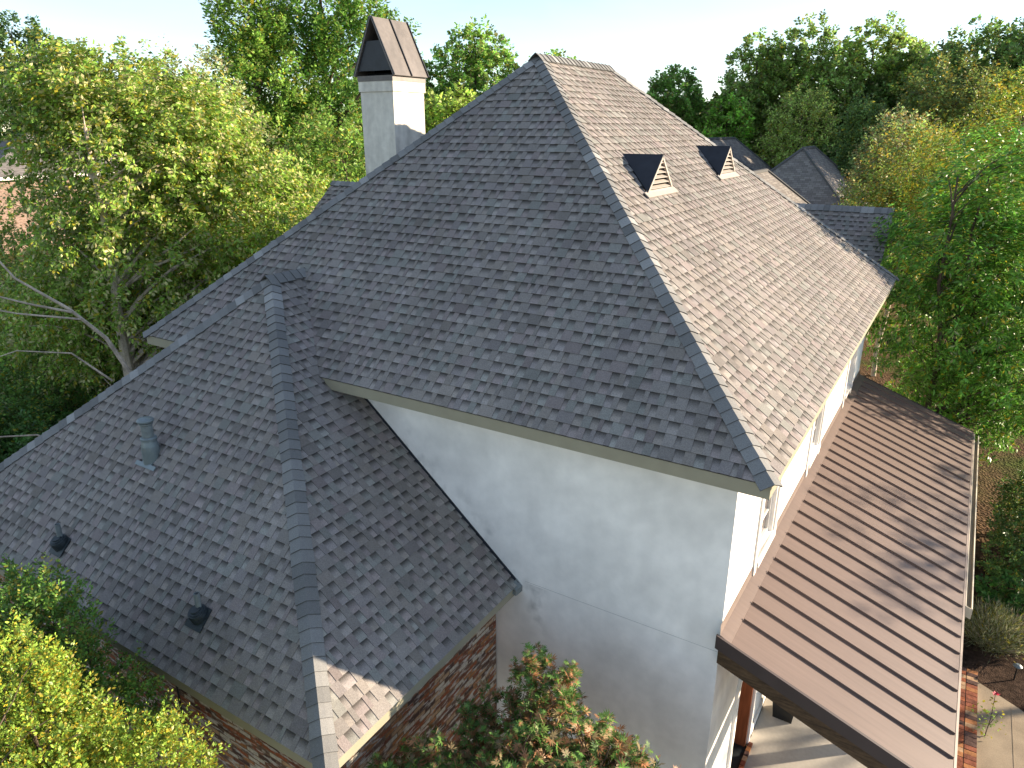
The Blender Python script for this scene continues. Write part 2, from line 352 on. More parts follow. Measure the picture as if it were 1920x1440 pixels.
def limbs(mb, base, trunk, targets, r, r0=.12, r1=.012, every=1, n=6, ls=1):
    """trunk: list of points from base up; limbs curve from the trunk towards targets"""
    tp = [Vector(p) for p in trunk]; k = len(tp)
    mb.tube(tp, [r0 * (1 - .8 * i / (k - 1)) for i in range(k)], 8)
    zs = [p.z for p in tp]
    for t in targets[::every]:
        t = Vector(t); dxy = math.hypot(t.x - tp[-1].x, t.y - tp[-1].y)
        z = t.z - (.35 + .5 * r.random()) * dxy; z = max(zs[0] + .12 * (zs[-1] - zs[0]), min(z, zs[-1] - .02))
        i = max(j for j in range(k) if zs[j] <= z); j = min(i + 1, k - 1); f = 0 if j == i else (z - zs[i]) / (zs[j] - zs[i])
        s = tp[i].lerp(tp[j], f); rr = ls * min(r0 * .45, max(.012, .05 * (t - s).length * r0 * 2.2))
        mid = s.lerp(t, .5) + Vector((r.normal(0, .07), r.normal(0, .07), .10)) * (t - s).length
        q1 = s.lerp(mid, .5) + Vector((0, 0, .03)) * (t - s).length; q2 = mid.lerp(t, .5) + Vector((0, 0, .04)) * (t - s).length
        mb.tube([s, q1, mid, q2, t], [rr, rr * .8, rr * .6, rr * .38, max(r1 * .4, rr * .12)], n)
G = -6.2
def tree(name, label, cat, x, y, blobs, nclump, per, lsize, base, seed, trunk_r=.15, bark='bark', limb_every=6, group=None, lean=(0, 0), top=None, stems=1, sspread=None, toff=(0, 0), limb_s=1, **kw):
    """blobs relative to the tree base (x, y, G)"""
    r = np.random.default_rng(seed + 999)
    e = empty(name, (x, y, G), label, cat, group)
    bl = [(x + b[0], y + b[1], G + b[2], b[3], b[4], b[5]) for b in blobs]
    o, cp, td, tl = crown("crown", bl, nclump, per, lsize, base, seed, e, **kw)
    zt = top if top is not None else max(b[2] + .35 * b[5] for b in bl)
    ss = sspread if sspread is not None else .35 * max(b[3] for b in blobs); mb = MB()
    for si in range(stems):
        ox, oy = (r.normal(0, .12), r.normal(0, .12)) if stems > 1 else (0, 0); sx, sy = (r.normal(0, ss), r.normal(0, ss)) if stems > 1 else (0, 0)
        tr = []
        for i in range(8):
            f = i / 7; tr.append((x + toff[0] + ox + (lean[0] + sx) * f + r.normal(0, .05), y + toff[1] + oy + (lean[1] + sy) * f + r.normal(0, .05), G - .05 + (zt - G + .05) * f))
        limbs(mb, None, tr, [tuple(c) for c in cp[si::stems]], r, trunk_r, every=limb_every, ls=limb_s)
    mb.build("trunk", M[bark], e, smooth=True)
    return e

# ================================================================== THE SETTING
def sheet(name, pts, z, m, kind='structure'):
    mb = MB(); mb.poly([(x, y, z) for x, y in pts], None, [(x, y) for x, y in pts]); o = mb.build(name, m, None, uv=True); o['kind'] = kind; return o
def ground_mat():
    m = bpy.data.materials.new("leaf_litter"); m.use_nodes = True; t = m.node_tree; N = t.nodes; Lk = t.links.new; b = N["Principled BSDF"]
    b.inputs["Roughness"].default_value = 1; b.inputs["Specular IOR Level"].default_value = .05
    tc = N.new("ShaderNodeTexCoord"); n = N.new("ShaderNodeTexNoise"); n.inputs["Scale"].default_value = .35; n.inputs["Detail"].default_value = 6; Lk(tc.outputs["Object"], n.inputs["Vector"])
    cr = N.new("ShaderNodeValToRGB"); e = cr.color_ramp.elements; e[0].position = .4; e[0].color = (.06, .075, .018, 1); e[1].position = .56; e[1].color = (.11, .068, .038, 1); Lk(n.outputs[0], cr.inputs[0])
    v = N.new("ShaderNodeTexVoronoi"); v.inputs["Scale"].default_value = 16; Lk(tc.outputs["Object"], v.inputs["Vector"])
    mr = N.new("ShaderNodeMapRange"); mr.inputs[3].default_value = .45; mr.inputs[4].default_value = 1.5; Lk(v.outputs["Color"], mr.inputs[0])
    mx = N.new("ShaderNodeVectorMath"); mx.operation = 'SCALE'; Lk(cr.outputs[0], mx.inputs[0]); Lk(mr.outputs[0], mx.inputs[3]); Lk(mx.outputs[0], b.inputs["Base Color"])
    bp = N.new("ShaderNodeBump"); bp.inputs["Distance"].default_value = .08; Lk(v.outputs[0], bp.inputs["Height"]); Lk(bp.outputs[0], b.inputs["Normal"])
    return m
M['ground'] = ground_mat()
M['mulch'] = mat("mulch", (.055, .036, .026), 1, .05, noise=[(14, 5, .5, 1.6), (2, 4, .75, 1.25)], bump=(45, 1, .05))
sheet("ground", [(-900, -600), (900, -600), (900, 1200), (-900, 1200)], G, M['ground'])
sheet("mulch_bed", [(2.2, 6.2), (9, 5.2), (9, 12.2), (2.2, 12.2)], G + .02, M['mulch'])
mb = MB()
walk = [(2.735, 1.2), (5.6, 1.2), (5.6, 4.6), (4.2, 5.7), (3.35, 6.35), (2.735, 6.72)]
mb.poly([(x, y, G + .05) for x, y in walk])
for a, b in zip(walk, walk[1:] + walk[:1]): mb.poly([(a[0], a[1], G - .05), (b[0], b[1], G - .05), (b[0], b[1], G + .05), (a[0], a[1], G + .05)])
mb.box((3.235, 1.3, G + .049), (3.25, 6.3, G + .054))
o = mb.build("path", M['walk']); o['kind'] = 'structure'
sheet("bounce_slab", [(-3.0, -16), (9, -16), (9, 1.1), (2.6, 1.1), (2.6, -.6), (-3.0, -2.9)], G + .03, M['concrete'])  # added pale slab out of view, reflects sunlight onto the shaded end wall
mb = MB(); mb.box((-.36, .3, G - .05), (2.375, 11.4, -6.05)); o = mb.build("patio", M['concrete']); o['kind'] = 'structure'

# ================================================================== THE HOUSE
H = empty("house", (-5, 5.5, G), "large white stucco house with steep grey shingled hip roofs and a bronze metal porch roof", "house")
A = Vector((0, 0, 0)); B = Vector((-10, 0, 0)); L = 11.683; HT = 4.233; RY = 4.172
C = Vector((0, L, 0)); D_ = Vector((-10, L, 0)); P1 = Vector((-5, RY, HT)); P2 = Vector((-5, L - 4.989, HT))
mb = MB()
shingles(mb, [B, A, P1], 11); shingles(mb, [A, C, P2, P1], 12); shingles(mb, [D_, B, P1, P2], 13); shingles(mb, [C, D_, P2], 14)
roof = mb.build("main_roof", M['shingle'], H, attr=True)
cE = Vector((-5, 2, 2)); cX = Vector((-2, 5, 1.7)); cW = Vector((-8, 5, 1.7)); cN = Vector((-5, 10, 1.5))
def on(p, a, b, c):      # height of plane abc at p
    n = (b - a).cross(c - a); return Vector((p[0], p[1], a.z - (n.x * (p[0] - a.x) + n.y * (p[1] - a.y)) / n.z))
cE = on((-5, 2), A, B, P1); cX = on((-2, 5), A, C, P1); cW = on((-8, 5), B, D_, P1); cN = on((-5, 10), C, D_, P2)
hip_cap("hip_cap", A, P1, cE, cX, roof, seed=21); hip_cap("hip_cap", B, P1, cE, cW, roof, seed=22)
hip_cap("hip_cap", C, P2, cX, cN, roof, seed=23); hip_cap("hip_cap", D_, P2, cN, cW, roof, seed=24)
hip_cap("ridge_cap", P1 + Vector((0, -.12, .012)), P2 + Vector((0, .12, .012)), on((-4, 5.4), A, C, P1), on((-6, 5.4), B, D_, P1), roof, seed=25, w=.15)

# --- front wing roof
XD, YD, ZD, W2, H2, RW = -3.043, -3.037, -2.461, 8.581, 3.593, 3.522
XL = -11.625; QX = XD - W2 / 2; S2 = H2 / (W2 / 2)
D1 = Vector((XD, YD, ZD)); DL = Vector((XL, YD, ZD)); Q = Vector((QX, YD + RW, ZD + H2)); RR = Vector((QX, (ZD + H2) / (HT / RY) + .02, ZD + H2))
SL = H2 / (QX - XL)
mb = MB()
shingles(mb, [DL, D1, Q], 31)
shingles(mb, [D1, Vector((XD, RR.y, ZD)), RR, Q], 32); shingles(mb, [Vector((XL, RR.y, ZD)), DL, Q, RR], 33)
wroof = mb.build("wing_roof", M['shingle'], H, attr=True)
wE = on((QX, -1.5), D1, DL, Q); wX = on((-4.5, 0), D1, Vector((XD, 1, ZD)), Q); wW = on((-10, 0), DL, Vector((XL, 1, ZD)), Q)
hip_cap("hip_cap", D1, Q, wE, wX, wroof, seed=34, w=.125); hip_cap("hip_cap", DL, Q, wE, wW, wroof, seed=35, w=.14)
hip_cap("ridge_cap", Q + Vector((0, -.1, .014)), RR + Vector((0, .02, .014)), on((-6.5, .8), D1, Vector((XD, 1, ZD)), Q), on((-8.2, .8), DL, Vector((XL, 1, ZD)), Q), wroof, seed=36, w=.15)

# --- rear wing and side gable roofs
ry_, rz_ = 14.0, 1.29
mb = MB(); x0, x1 = -9.0, -.45; ze = -1.05; hw = rz_ - ze
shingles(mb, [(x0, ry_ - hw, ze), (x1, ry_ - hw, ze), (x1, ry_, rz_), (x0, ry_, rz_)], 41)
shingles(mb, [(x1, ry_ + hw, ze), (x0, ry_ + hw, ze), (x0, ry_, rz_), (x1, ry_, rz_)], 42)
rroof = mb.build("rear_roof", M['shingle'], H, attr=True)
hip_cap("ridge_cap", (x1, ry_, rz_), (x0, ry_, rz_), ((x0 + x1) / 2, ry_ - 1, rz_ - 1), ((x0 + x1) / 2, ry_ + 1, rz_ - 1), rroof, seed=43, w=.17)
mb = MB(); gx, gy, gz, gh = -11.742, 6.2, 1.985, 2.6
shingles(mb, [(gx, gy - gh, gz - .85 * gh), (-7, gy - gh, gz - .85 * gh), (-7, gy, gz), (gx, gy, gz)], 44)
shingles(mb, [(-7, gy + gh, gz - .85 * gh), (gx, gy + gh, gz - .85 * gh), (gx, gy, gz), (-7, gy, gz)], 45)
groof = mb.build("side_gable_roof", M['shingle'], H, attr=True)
hip_cap("ridge_cap", (gx, gy, gz), (-7.6, gy, gz), (-9, gy - 1, gz - .85), (-9, gy + 1, gz - .85), groof, seed=46)

# --- fascia boards
mb = MB(); T = .03
mb.box((-9.97, .012, -.155), (-.018, .012 + T, -.012)); mb.box((-.018 - T, .045, -.155), (-.018, L - .02, -.012))
mb.box((-9.98, .045, -.155), (-9.98 + T, L - .02, -.012)); mb.box((-9.94, L - .05, -.155), (-.05, L - .02, -.012))
mb.box((-9.95, .043, -.16), (-.05, .42, -.145)); mb.box((-.42, .43, -.16), (-.05, L - .06, -.145))
mb.build("fascia", M['khaki'], H)
mb = MB(); z0 = ZD - .14; z1 = ZD - .012
mb.box((XL + .02, YD + .012, z0), (XD - .02, YD + .012 + T, z1)); mb.box((XD - .02 - T, YD + .044, z0), (XD - .02, .385, z1)); mb.box((XL + .02, YD + .044, z0), (XL + .02 + T, RR.y, z1))
mb.box((XL + .06, YD + .044, z0 - .012), (XD - .06, YD + .36, z0 + .004)); mb.box((XD - .37, YD + .37, z0 - .012), (XD - .06, .385, z0 + .004))
mb.build("wing_fascia", M['khaki'], H)
mb = MB()
mb.box((x1 - .04, ry_ - hw, ze - .15), (x1 - .01, ry_ - hw + .03, ze - .01)); mb.box((x0, ry_ - hw + .01, ze - .15), (x1 - .05, ry_ - hw + .04, ze - .01))
mb.build("rear_fascia", M['khaki'], H)

# --- walls
def wall_cells(mb, fixed, axis, us, zs, holes, depth, flip=False):
    """axis 'x': wall plane x=fixed with u=y ; axis 'y': plane y=fixed with u=x. holes (u0,u1,z0,z1)"""
    us = sorted(set(us + [h[0] for h in holes] + [h[1] for h in holes])); zs = sorted(set(zs + [h[2] for h in holes] + [h[3] for h in holes]))
    pt = (lambda u, z, d=0: (fixed - d, u, z)) if axis == 'x' else (lambda u, z, d=0: (u, fixed + d, z))
    for a, b in zip(us, us[1:]):
        for c, d in zip(zs, zs[1:]):
            if any(h[0] <= a and b <= h[1] and h[2] <= c and d <= h[3] for h in holes): continue
            mb.poly([pt(a, c), pt(b, c), pt(b, d), pt(a, d)])
    for h in holes:
        for (p, q) in (((h[0], h[2]), (h[0], h[3])), ((h[0], h[3]), (h[1], h[3])), ((h[1], h[3]), (h[1], h[2])), ((h[1], h[2]), (h[0], h[2]))):
            mb.poly([pt(*p), pt(*q), pt(*q, depth), pt(*p, depth)])
XW, YW = -.398, .398
WIN = [(1.86, 2.70, -2.0, -.62), (5.17, 6.03, -2.0, -.62), (8.95, 9.81, -2.0, -.62)]
DOOR = (1.78, 3.02, -6.05, -3.62)
mb = MB()
wall_cells(mb, YW, 'y', [-9.6, XW], [G - .1, -.147], [], 0)
wall_cells(mb, XW, 'x', [YW, L - .4], [G - .1, -.147], WIN + [DOOR], .13)
mb.poly([(-9.6, L - .4, G), (-9.6, YW, G), (-9.6, YW, -.147), (-9.6, L - .4, -.147)]); mb.poly([(XW, L - .4, G), (-9.6, L - .4, G), (-9.6, L - .4, -.147), (XW, L - .4, -.147)])
def wall_mat():
    """stucco with grime along the lower roof line and drifting cloudy stains"""
    m = M['stucco'].copy(); m.name = "stained_stucco"; t = m.node_tree; N = t.nodes; Lk = t.links.new; b = N["Principled BSDF"]
    src = b.inputs["Base Color"].links[0].from_socket
    tc = N.new("ShaderNodeTexCoord"); sp = N.new("ShaderNodeSeparateXYZ"); Lk(tc.outputs["Object"], sp.inputs[0])
    # distance above the wing roof plane: z - (ZD + (XD - x) * S2)
    ma = N.new("ShaderNodeMath"); ma.operation = 'MULTIPLY_ADD'; Lk(sp.outputs[0], ma.inputs[0]); ma.inputs[1].default_value = S2; ma.inputs[2].default_value = -(ZD + XD * S2)
    mz = N.new("ShaderNodeMath"); mz.operation = 'ADD'; Lk(sp.outputs[2], mz.inputs[0]); Lk(ma.outputs[0], mz.inputs[1])
    n = N.new("ShaderNodeTexNoise"); n.inputs["Scale"].default_value = 2.6; n.inputs["Detail"].default_value = 7; Lk(tc.outputs["Object"], n.inputs["Vector"])
    mr = N.new("ShaderNodeMapRange"); mr.inputs[1].default_value = .02; mr.inputs[2].default_value = .55; mr.inputs[3].default_value = 1; mr.inputs[4].default_value = 0; Lk(mz.outputs[0], mr.inputs[0])
    ab = N.new("ShaderNodeMath"); ab.operation = 'COMPARE'; Lk(sp.outputs[1], ab.inputs[0]); ab.inputs[1].default_value = YW; ab.inputs[2].default_value = .03
    m1 = N.new("ShaderNodeMapRange"); m1.inputs[1].default_value = .50; m1.inputs[2].default_value = .68; Lk(n.outputs[0], m1.inputs[0])
    gt = N.new("ShaderNodeMath"); gt.operation = 'GREATER_THAN'; Lk(mz.outputs[0], gt.inputs[0]); gt.inputs[1].default_value = -.05
    f0 = N.new("ShaderNodeMath"); f0.operation = 'MULTIPLY'; xl = N.new("ShaderNodeMath"); xl.operation = 'LESS_THAN'; Lk(sp.outputs[0], xl.inputs[0]); xl.inputs[1].default_value = XD + .15
    fx = N.new("ShaderNodeMath"); fx.operation = 'MULTIPLY'; Lk(mr.outputs[0], fx.inputs[0]); Lk(xl.outputs[0], fx.inputs[1]); Lk(fx.outputs[0], f0.inputs[0]); Lk(gt.outputs[0], f0.inputs[1])
    f = N.new("ShaderNodeMath"); f.operation = 'MULTIPLY'; Lk(f0.outputs[0], f.inputs[0]); Lk(m1.outputs[0], f.inputs[1])
    # one vertical run of grime under the kick-out at the end of the wing eave
    dx = N.new("ShaderNodeMath"); dx.operation = 'ADD'; Lk(sp.outputs[0], dx.inputs[0]); dx.inputs[1].default_value = 2.78
    dn = N.new("ShaderNodeMath"); dn.operation = 'ABSOLUTE'; Lk(dx.outputs[0], dn.inputs[0])
    dr = N.new("ShaderNodeMapRange"); dr.inputs[1].default_value = .05; dr.inputs[2].default_value = .22; dr.inputs[3].default_value = 1; dr.inputs[4].default_value = 0; Lk(dn.outputs[0], dr.inputs[0])
    zr = N.new("ShaderNodeMapRange"); zr.inputs[1].default_value = -4.3; zr.inputs[2].default_value = -2.6; zr.inputs[3].default_value = .1; zr.inputs[4].default_value = 1; Lk(sp.outputs[2], zr.inputs[0])
    zc = N.new("ShaderNodeMath"); zc.operation = 'LESS_THAN'; Lk(sp.outputs[2], zc.inputs[0]); zc.inputs[1].default_value = -2.4
    g = N.new("ShaderNodeMath"); g.operation = 'MULTIPLY'; Lk(dr.outputs[0], g.inputs[0]); Lk(zr.outputs[0], g.inputs[1])
    g2 = N.new("ShaderNodeMath"); g2.operation = 'MULTIPLY'; Lk(g.outputs[0], g2.inputs[0]); Lk(m1.outputs[0], g2.inputs[1])
    g3 = N.new("ShaderNodeMath"); g3.operation = 'MULTIPLY'; Lk(g2.outputs[0], g3.inputs[0]); Lk(zc.outputs[0], g3.inputs[1])
    s = N.new("ShaderNodeMath"); s.operation = 'MAXIMUM'; Lk(f.outputs[0], s.inputs[0]); Lk(g3.outputs[0], s.inputs[1])
    s2 = N.new("ShaderNodeMath"); s2.operation = 'MULTIPLY'; Lk(s.outputs[0], s2.inputs[0]); Lk(ab.outputs[0], s2.inputs[1])
    s3 = N.new("ShaderNodeMath"); s3.operation = 'MULTIPLY'; Lk(s2.outputs[0], s3.inputs[0]); s3.inputs[1].default_value = .6
    mx = N.new("ShaderNodeMix"); mx.data_type = 'RGBA'; Lk(s3.outputs[0], mx.inputs[0]); Lk(src, mx.inputs[6]); mx.inputs[7].default_value = (.13, .13, .12, 1)
    Lk(mx.outputs[2], b.inputs["Base Color"]); return m
M['wall'] = wall_mat()
wall = mb.build("wall", M['wall'], H)
mb = MB()      # frieze band under the eaves
mb.box((-9.6, YW - .022, -.34), (XW + .022, YW - .001, -.162)); mb.box((XW + .001, YW, -.34), (XW + .022, L - .4, -.162))
mb.build("frieze", M['stucco'], wall)
mb = MB(); mb.box((XD + .1, YW - .002, -2.385), (XW - .005, YW + .01, -2.379)); M['joint'] = mat("joint_sealant", (.52, .50, .47), .9, .1); mb.build("control_joint", M['joint'], wall)
mb = MB()      # rear wing wall, side gable wall
mb.box((x0 + .3, ry_ - hw + .4, G), (x1 - .4, ry_ + hw - .4, ze - .05)); mb.poly([(x1 - .4, ry_ - hw + .4, ze - .05), (x1 - .4, ry_ + hw - .4, ze - .05), (x1 - .4, ry_, rz_ - .12)])
mb.box((gx + .35, gy - gh + .35, G), (-9.7, gy + gh - .35, gz - .85 * gh + .1)); mb.poly([(gx + .35, gy + gh - .35, gz - .85 * gh + .1), (gx + .35, gy - gh + .35, gz - .85 * gh + .1), (gx + .35, gy, gz - .2)])
mb.build("rear_wall", M['stucco'], H)
mb = MB()      # brick walls of the wing
bx, by = XD - .352, YD + .35; zt = ZD - .14
def brick_quad(a, b, z0, z1):
    l = math.hypot(b[0] - a[0], b[1] - a[1]); mb.poly([(a[0], a[1], z0), (b[0], b[1], z0), (b[0], b[1], z1), (a[0], a[1], z1)], None, [(0, z0), (l, z0), (l, z1), (0, z1)])
brick_quad((XL + .35, by), (bx, by), G - .1, zt); brick_quad((bx, by), (bx, .38), G - .1, zt); brick_quad((XL + .35, 1.0), (XL + .35, by), G - .1, zt); brick_quad((-9.6, 1.0), (XL + .35, 1.0), G - .1, ZD + 1.6)
bw = mb.build("brick_wall", M['brick'], H, uv=True)
mb = MB(); mb.tube([(-5.95, by - .03, zt), (-5.93, by - .03, -4.2), (-5.9, by - .03, G)], [.012] * 3); mb.build("cable", M['black'], bw)
mb = MB()      # kick-out flashing where the wing eave meets the wall
mb.poly([(XD - .05, .30, ZD + .02), (XD + .03, .28, ZD - .03), (XD + .06, .394, ZD + .0), (XD - .03, .394, ZD + .08)]); mb.poly([(XD + .03, .28, ZD - .03), (XD + .03, .29, ZD - .11), (XD + .06, .394, ZD - .08), (XD + .06, .394, ZD)]); mb.poly([(XD - .04, .285, ZD - .01), (XD + .03, .28, ZD - .03), (XD + .03, .285, ZD - .11), (XD - .02, .28, ZD - .09)])
mb.build("kickout_flashing", M['pipe'], H)
mb = MB(); j = Vector((XD, YW - .012, ZD + .02)); k = Vector((XD - 2.95, YW - .012, ZD + 2.95 * S2 + .02)); mb.bar(j, k, (0, .010, 0), (.012, 0, .014)); mb.build("step_flashing", M['blackmetal'], H)

# --- windows of the sunny wall
for (ya, yb, za, zb) in WIN:
    e = empty("window", (XW, (ya + yb) / 2, za), None, None); del_ = e; e.parent = H; e.location = Vector((XW, (ya + yb) / 2, za)) - H.location
    for k in ("label", "category"):
        if k in e: del e[k]
    xg = XW - .085
    mb = MB(); fr = .055
    mb.box((xg - .03, ya + .001, za + .001), (xg + .035, ya + fr, zb - .001)); mb.box((xg - .03, yb - fr, za + .001), (xg + .035, yb - .001, zb - .001))
    mb.box((xg - .028, ya + fr, za + .001), (xg + .033, yb - fr, za + fr)); mb.box((xg - .028, ya + fr, zb - fr), (xg + .033, yb - fr, zb - .001))
    mb.box((xg - .02, (ya + yb) / 2 - .014, za + fr), (xg + .02, (ya + yb) / 2 + .014, zb - fr))
    for k in (1, 2, 3): zc = za + (zb - za) * k / 4; mb.box((xg - .018, ya + fr, zc - .013), (xg + .018, yb - fr, zc + .013))
    mb.build("frame", M['white'], e)
    mb = MB(); mb.box((xg - .012, ya + .02, za + .02), (xg - .004, yb - .02, zb - .02)); mb.build("pane", M['glass'], e)
    mb = MB(); mb.box((XW - .11, ya - .04, za - .07), (XW + .045, yb + .04, za - .001)); mb.build("sill", M['white'], e)
    mb = MB()
    for yy in (ya - .17, yb + .05): mb.box((XW + .001, yy, -2.3), (XW + .024, yy + .12, -.343))
    mb.build("casing", M['white'], e)

# --- entry door
dr = bpy.data.objects.new("door", None); COL.objects.link(dr); dr.parent = H; dr.location = Vector((XW, 2.4, -6.05)) - H.location
ya, yb, za, zb = DOOR
mb = MB(); mb.box((XW - .36, ya, za), (XW - .3, yb, zb)); 
mb.build("door_leaf", M['door'], dr)
mb = MB()
for k, (a, b) in enumerate(((-5.9, -5.45), (-5.3, -4.9), (-4.75, -4.35), (-4.2, -3.85))): mb.box((XW - .30, ya + .12, a), (XW - .262, yb - .16, b))
mb.build("door_panel", M['doorlight'], dr)
mb = MB()
mb.box((XW - .36, yb - .09, za), (XW + .006, yb - .003, zb)); mb.box((XW - .36, ya + .003, za), (XW + .006, ya + .09, zb)); mb.box((XW - .36, ya + .09, zb - .09), (XW - .02, yb - .09, zb - .003))
mb.build("jamb", M['door'], dr)
mb = MB(); yc = (ya + yb) / 2      # arched white surround
seg = 14; r0 = (yb - ya) / 2; zs_ = zb - .42
ring = [(yc - math.cos(math.pi * k / seg) * r0, zs_ + math.sin(math.pi * k / seg) * .42) for k in range(seg + 1)]
outer = [(yc - math.cos(math.pi * k / seg) * (r0 + .1), zs_ + math.sin(math.pi * k / seg) * .52) for k in range(seg + 1)]
ring = [(ya, za)] + ring + [(yb, za)]; outer = [(ya - .1, za)] + outer + [(yb + .1, za)]
for k in range(len(ring) - 1):
    a, b, c, d = ring[k], ring[k + 1], outer[k + 1], outer[k]
    mb.hexa([(XW + .001, *a), (XW + .001, *b), (XW + .001, *c), (XW + .001, *d), (XW + .04, *a), (XW + .04, *b), (XW + .04, *c), (XW + .04, *d)])
mb.build("surround", M['stucco'], dr)
mb = MB(); mb.box((XW - .30, ya + .09, za - .01), (XW + .03, yb - .09, za + .02)); mb.build("door_mat", M['rubber'], dr)
M['pavercol'] = mat("brick_edging", attr="Col", rough=.9, spec=.1, noise=[(14, 5, .65, 1.3)], bump=(60, .4, .01))
mb = MB()
for k, y in enumerate(np.arange(ya + .03, yb - .05, .105)):
    mb.box((XW + .035, y, za - .02), (XW + .10, y + .095, za + .04)); c = np.array(BR[(k * 5) % 6]) * 1.1
    for kk in range(-24, 0): mb.c[kk] = tuple(c)
mb.build("threshold", M['pavercol'], dr, attr=True)
mb = MB()      # spandrels closing the corners between the arch and the square opening
for sgn in (-1, 1):
    pts = [(yc + sgn * math.cos(math.pi / 2 * k / 7) * r0, zs_ + math.sin(math.pi / 2 * k / 7) * .42) for k in range(8)]
    for p, q in zip(pts, pts[1:]): mb.poly([(XW - .01, p[0], p[1]), (XW - .01, q[0], q[1]), (XW - .01, q[0], zb), (XW - .01, p[0], zb)])
mb.build("spandrel", M['stucco'], dr)
mb = MB(); mb.box((XW + .002, 4.35, -6.05), (XW + .16, 4.75, -2.6)); mb.box((XW + .001, 3.25, -6.05), (XW + .03, 11.2, -5.88)); mb.build("pilaster", M['stucco'], H)

# --- porch roof
def pp(f, y, h=0):      # point on the porch roof plane: f 0 at wall .. 1 at eave
    g = (y - .33) / (11.5 - .33)
    a = Vector((XW, y, -2.121 + (-2.30 + 2.121) * g)); b = Vector((1.985 + (2.068 - 1.985) * g, y, -2.985 + (-3.21 + 2.985) * g)); q = a.lerp(b, f); q.z += h; return q
YA, YB = .33, 11.5
pr = bpy.data.objects.new("porch_roof", None); COL.objects.link(pr); pr.parent = H; pr.location = Vector((.8, 5, -2.6)) - H.location
mb = MB(); NS = 16
for k in range(NS):
    a = YA + (YB - YA) * k / NS; b = YA + (YB - YA) * (k + 1) / NS
    mb.hexa([pp(0, a, -.04), pp(1, a, -.04), pp(1, b, -.04), pp(0, b, -.04), pp(0, a), pp(1, a), pp(1, b), pp(0, b)])
mb.build("metal_sheet", M['bronze'], pr)
y = .838; k = 0
while y < YB - .1:
    mb = MB(); a = pp(.058, y); b = pp(.997, y); mb.bar(a + Vector((0, 0, .016)), b + Vector((0, 0, .016)), (0, .006, 0), (0, 0, .017)); mb.build("seam", M['bronze'], pr); y += .3815
mb = MB()
for k in range(NS):
    a = YA + .0 + (YB - YA) * k / NS; b = YA + (YB - YA) * (k + 1) / NS
    mb.poly([pp(.003, a, .028), pp(.054, a, .012), pp(.054, b, .012), pp(.003, b, .028)]); mb.poly([pp(.054, a, .012), pp(.054, a, .002), pp(.054, b, .002), pp(.054, b, .012)])
    mb.poly([pp(.003, a, .028), pp(.003, b, .028), pp(.001, b, .16), pp(.001, a, .16)])
mb.build("wall_flashing", M['bronze'], pr)
mb = MB()
mb.hexa([pp(-.012, YA - .035, -.15), pp(1.004, YA - .035, -.15), pp(1.004, YA - .001, -.15), pp(-.012, YA - .001, -.15), pp(-.012, YA - .035, .02), pp(1.004, YA - .035, .02), pp(1.004, YA - .001, .02), pp(-.012, YA - .001, .02)])
mb.build("rake_trim", M['darkbronze'], pr); mb = MB()
mb.hexa([pp(0, YB + .001, -.15), pp(1.004, YB + .001, -.15), pp(1.004, YB + .035, -.15), pp(0, YB + .035, -.15), pp(0, YB + .001, .012), pp(1.004, YB + .001, .012), pp(1.004, YB + .035, .012), pp(0, YB + .035, .012)])
mb.build("rake_trim", M['darkbronze'], pr)
mb = MB(); mb.hexa([pp(1.004, YA, -.06), pp(1.012, YA, -.06), pp(1.012, YB, -.06), pp(1.004, YB, -.06), pp(1.001, YA, .004), pp(1.012, YA, .0), pp(1.012, YB, .0), pp(1.001, YB, .004)]); mb.build("drip_edge", M['bronze'], pr)
mb = MB()      # gutter along the far half of the eave
g0, g1 = 4.0, 11.45
for (f0, f1, h0, h1) in ((1.014, 1.018, -.16, -.0), (1.014, 1.05, -.165, -.155), (1.046, 1.052, -.16, .005)):
    mb.hexa([pp(f0, g0, h0), pp(f1, g0, h0), pp(f1, g1, h0), pp(f0, g1, h0), pp(f0, g0, h1), pp(f1, g0, h1), pp(f1, g1, h1), pp(f0, g1, h1)])
mb.hexa([pp(1.014, g0 - .01, -.16), pp(1.05, g0 - .01, -.16), pp(1.05, g0, -.16), pp(1.014, g0, -.16), pp(1.014, g0 - .01, .0), pp(1.05, g0 - .01, .0), pp(1.05, g0, .0), pp(1.014, g0, .0)])
mb.build("gutter", M['white_alu'], pr)
mb = MB()
mb.hexa([pp(.0, YA + .01, -.36), pp(.985, YA + .01, -.36), pp(.985, YA + .13, -.36), pp(.0, YA + .13, -.36), pp(.0, YA + .01, -.155), pp(.985, YA + .01, -.155), pp(.985, YA + .13, -.155), pp(.0, YA + .13, -.155)])
mb.build("rake_beam", M['beam'], pr)
mb = MB(); mb.box((1.72, YA + .14, -3.62), (1.86, YB - .1, -3.30))
for yy in (1.0, 4.4, 7.9, 11.1): mb.box((1.70, yy, -6.05), (1.86, yy + .16, -3.621))
mb.build("porch_frame", M['beam'], pr)

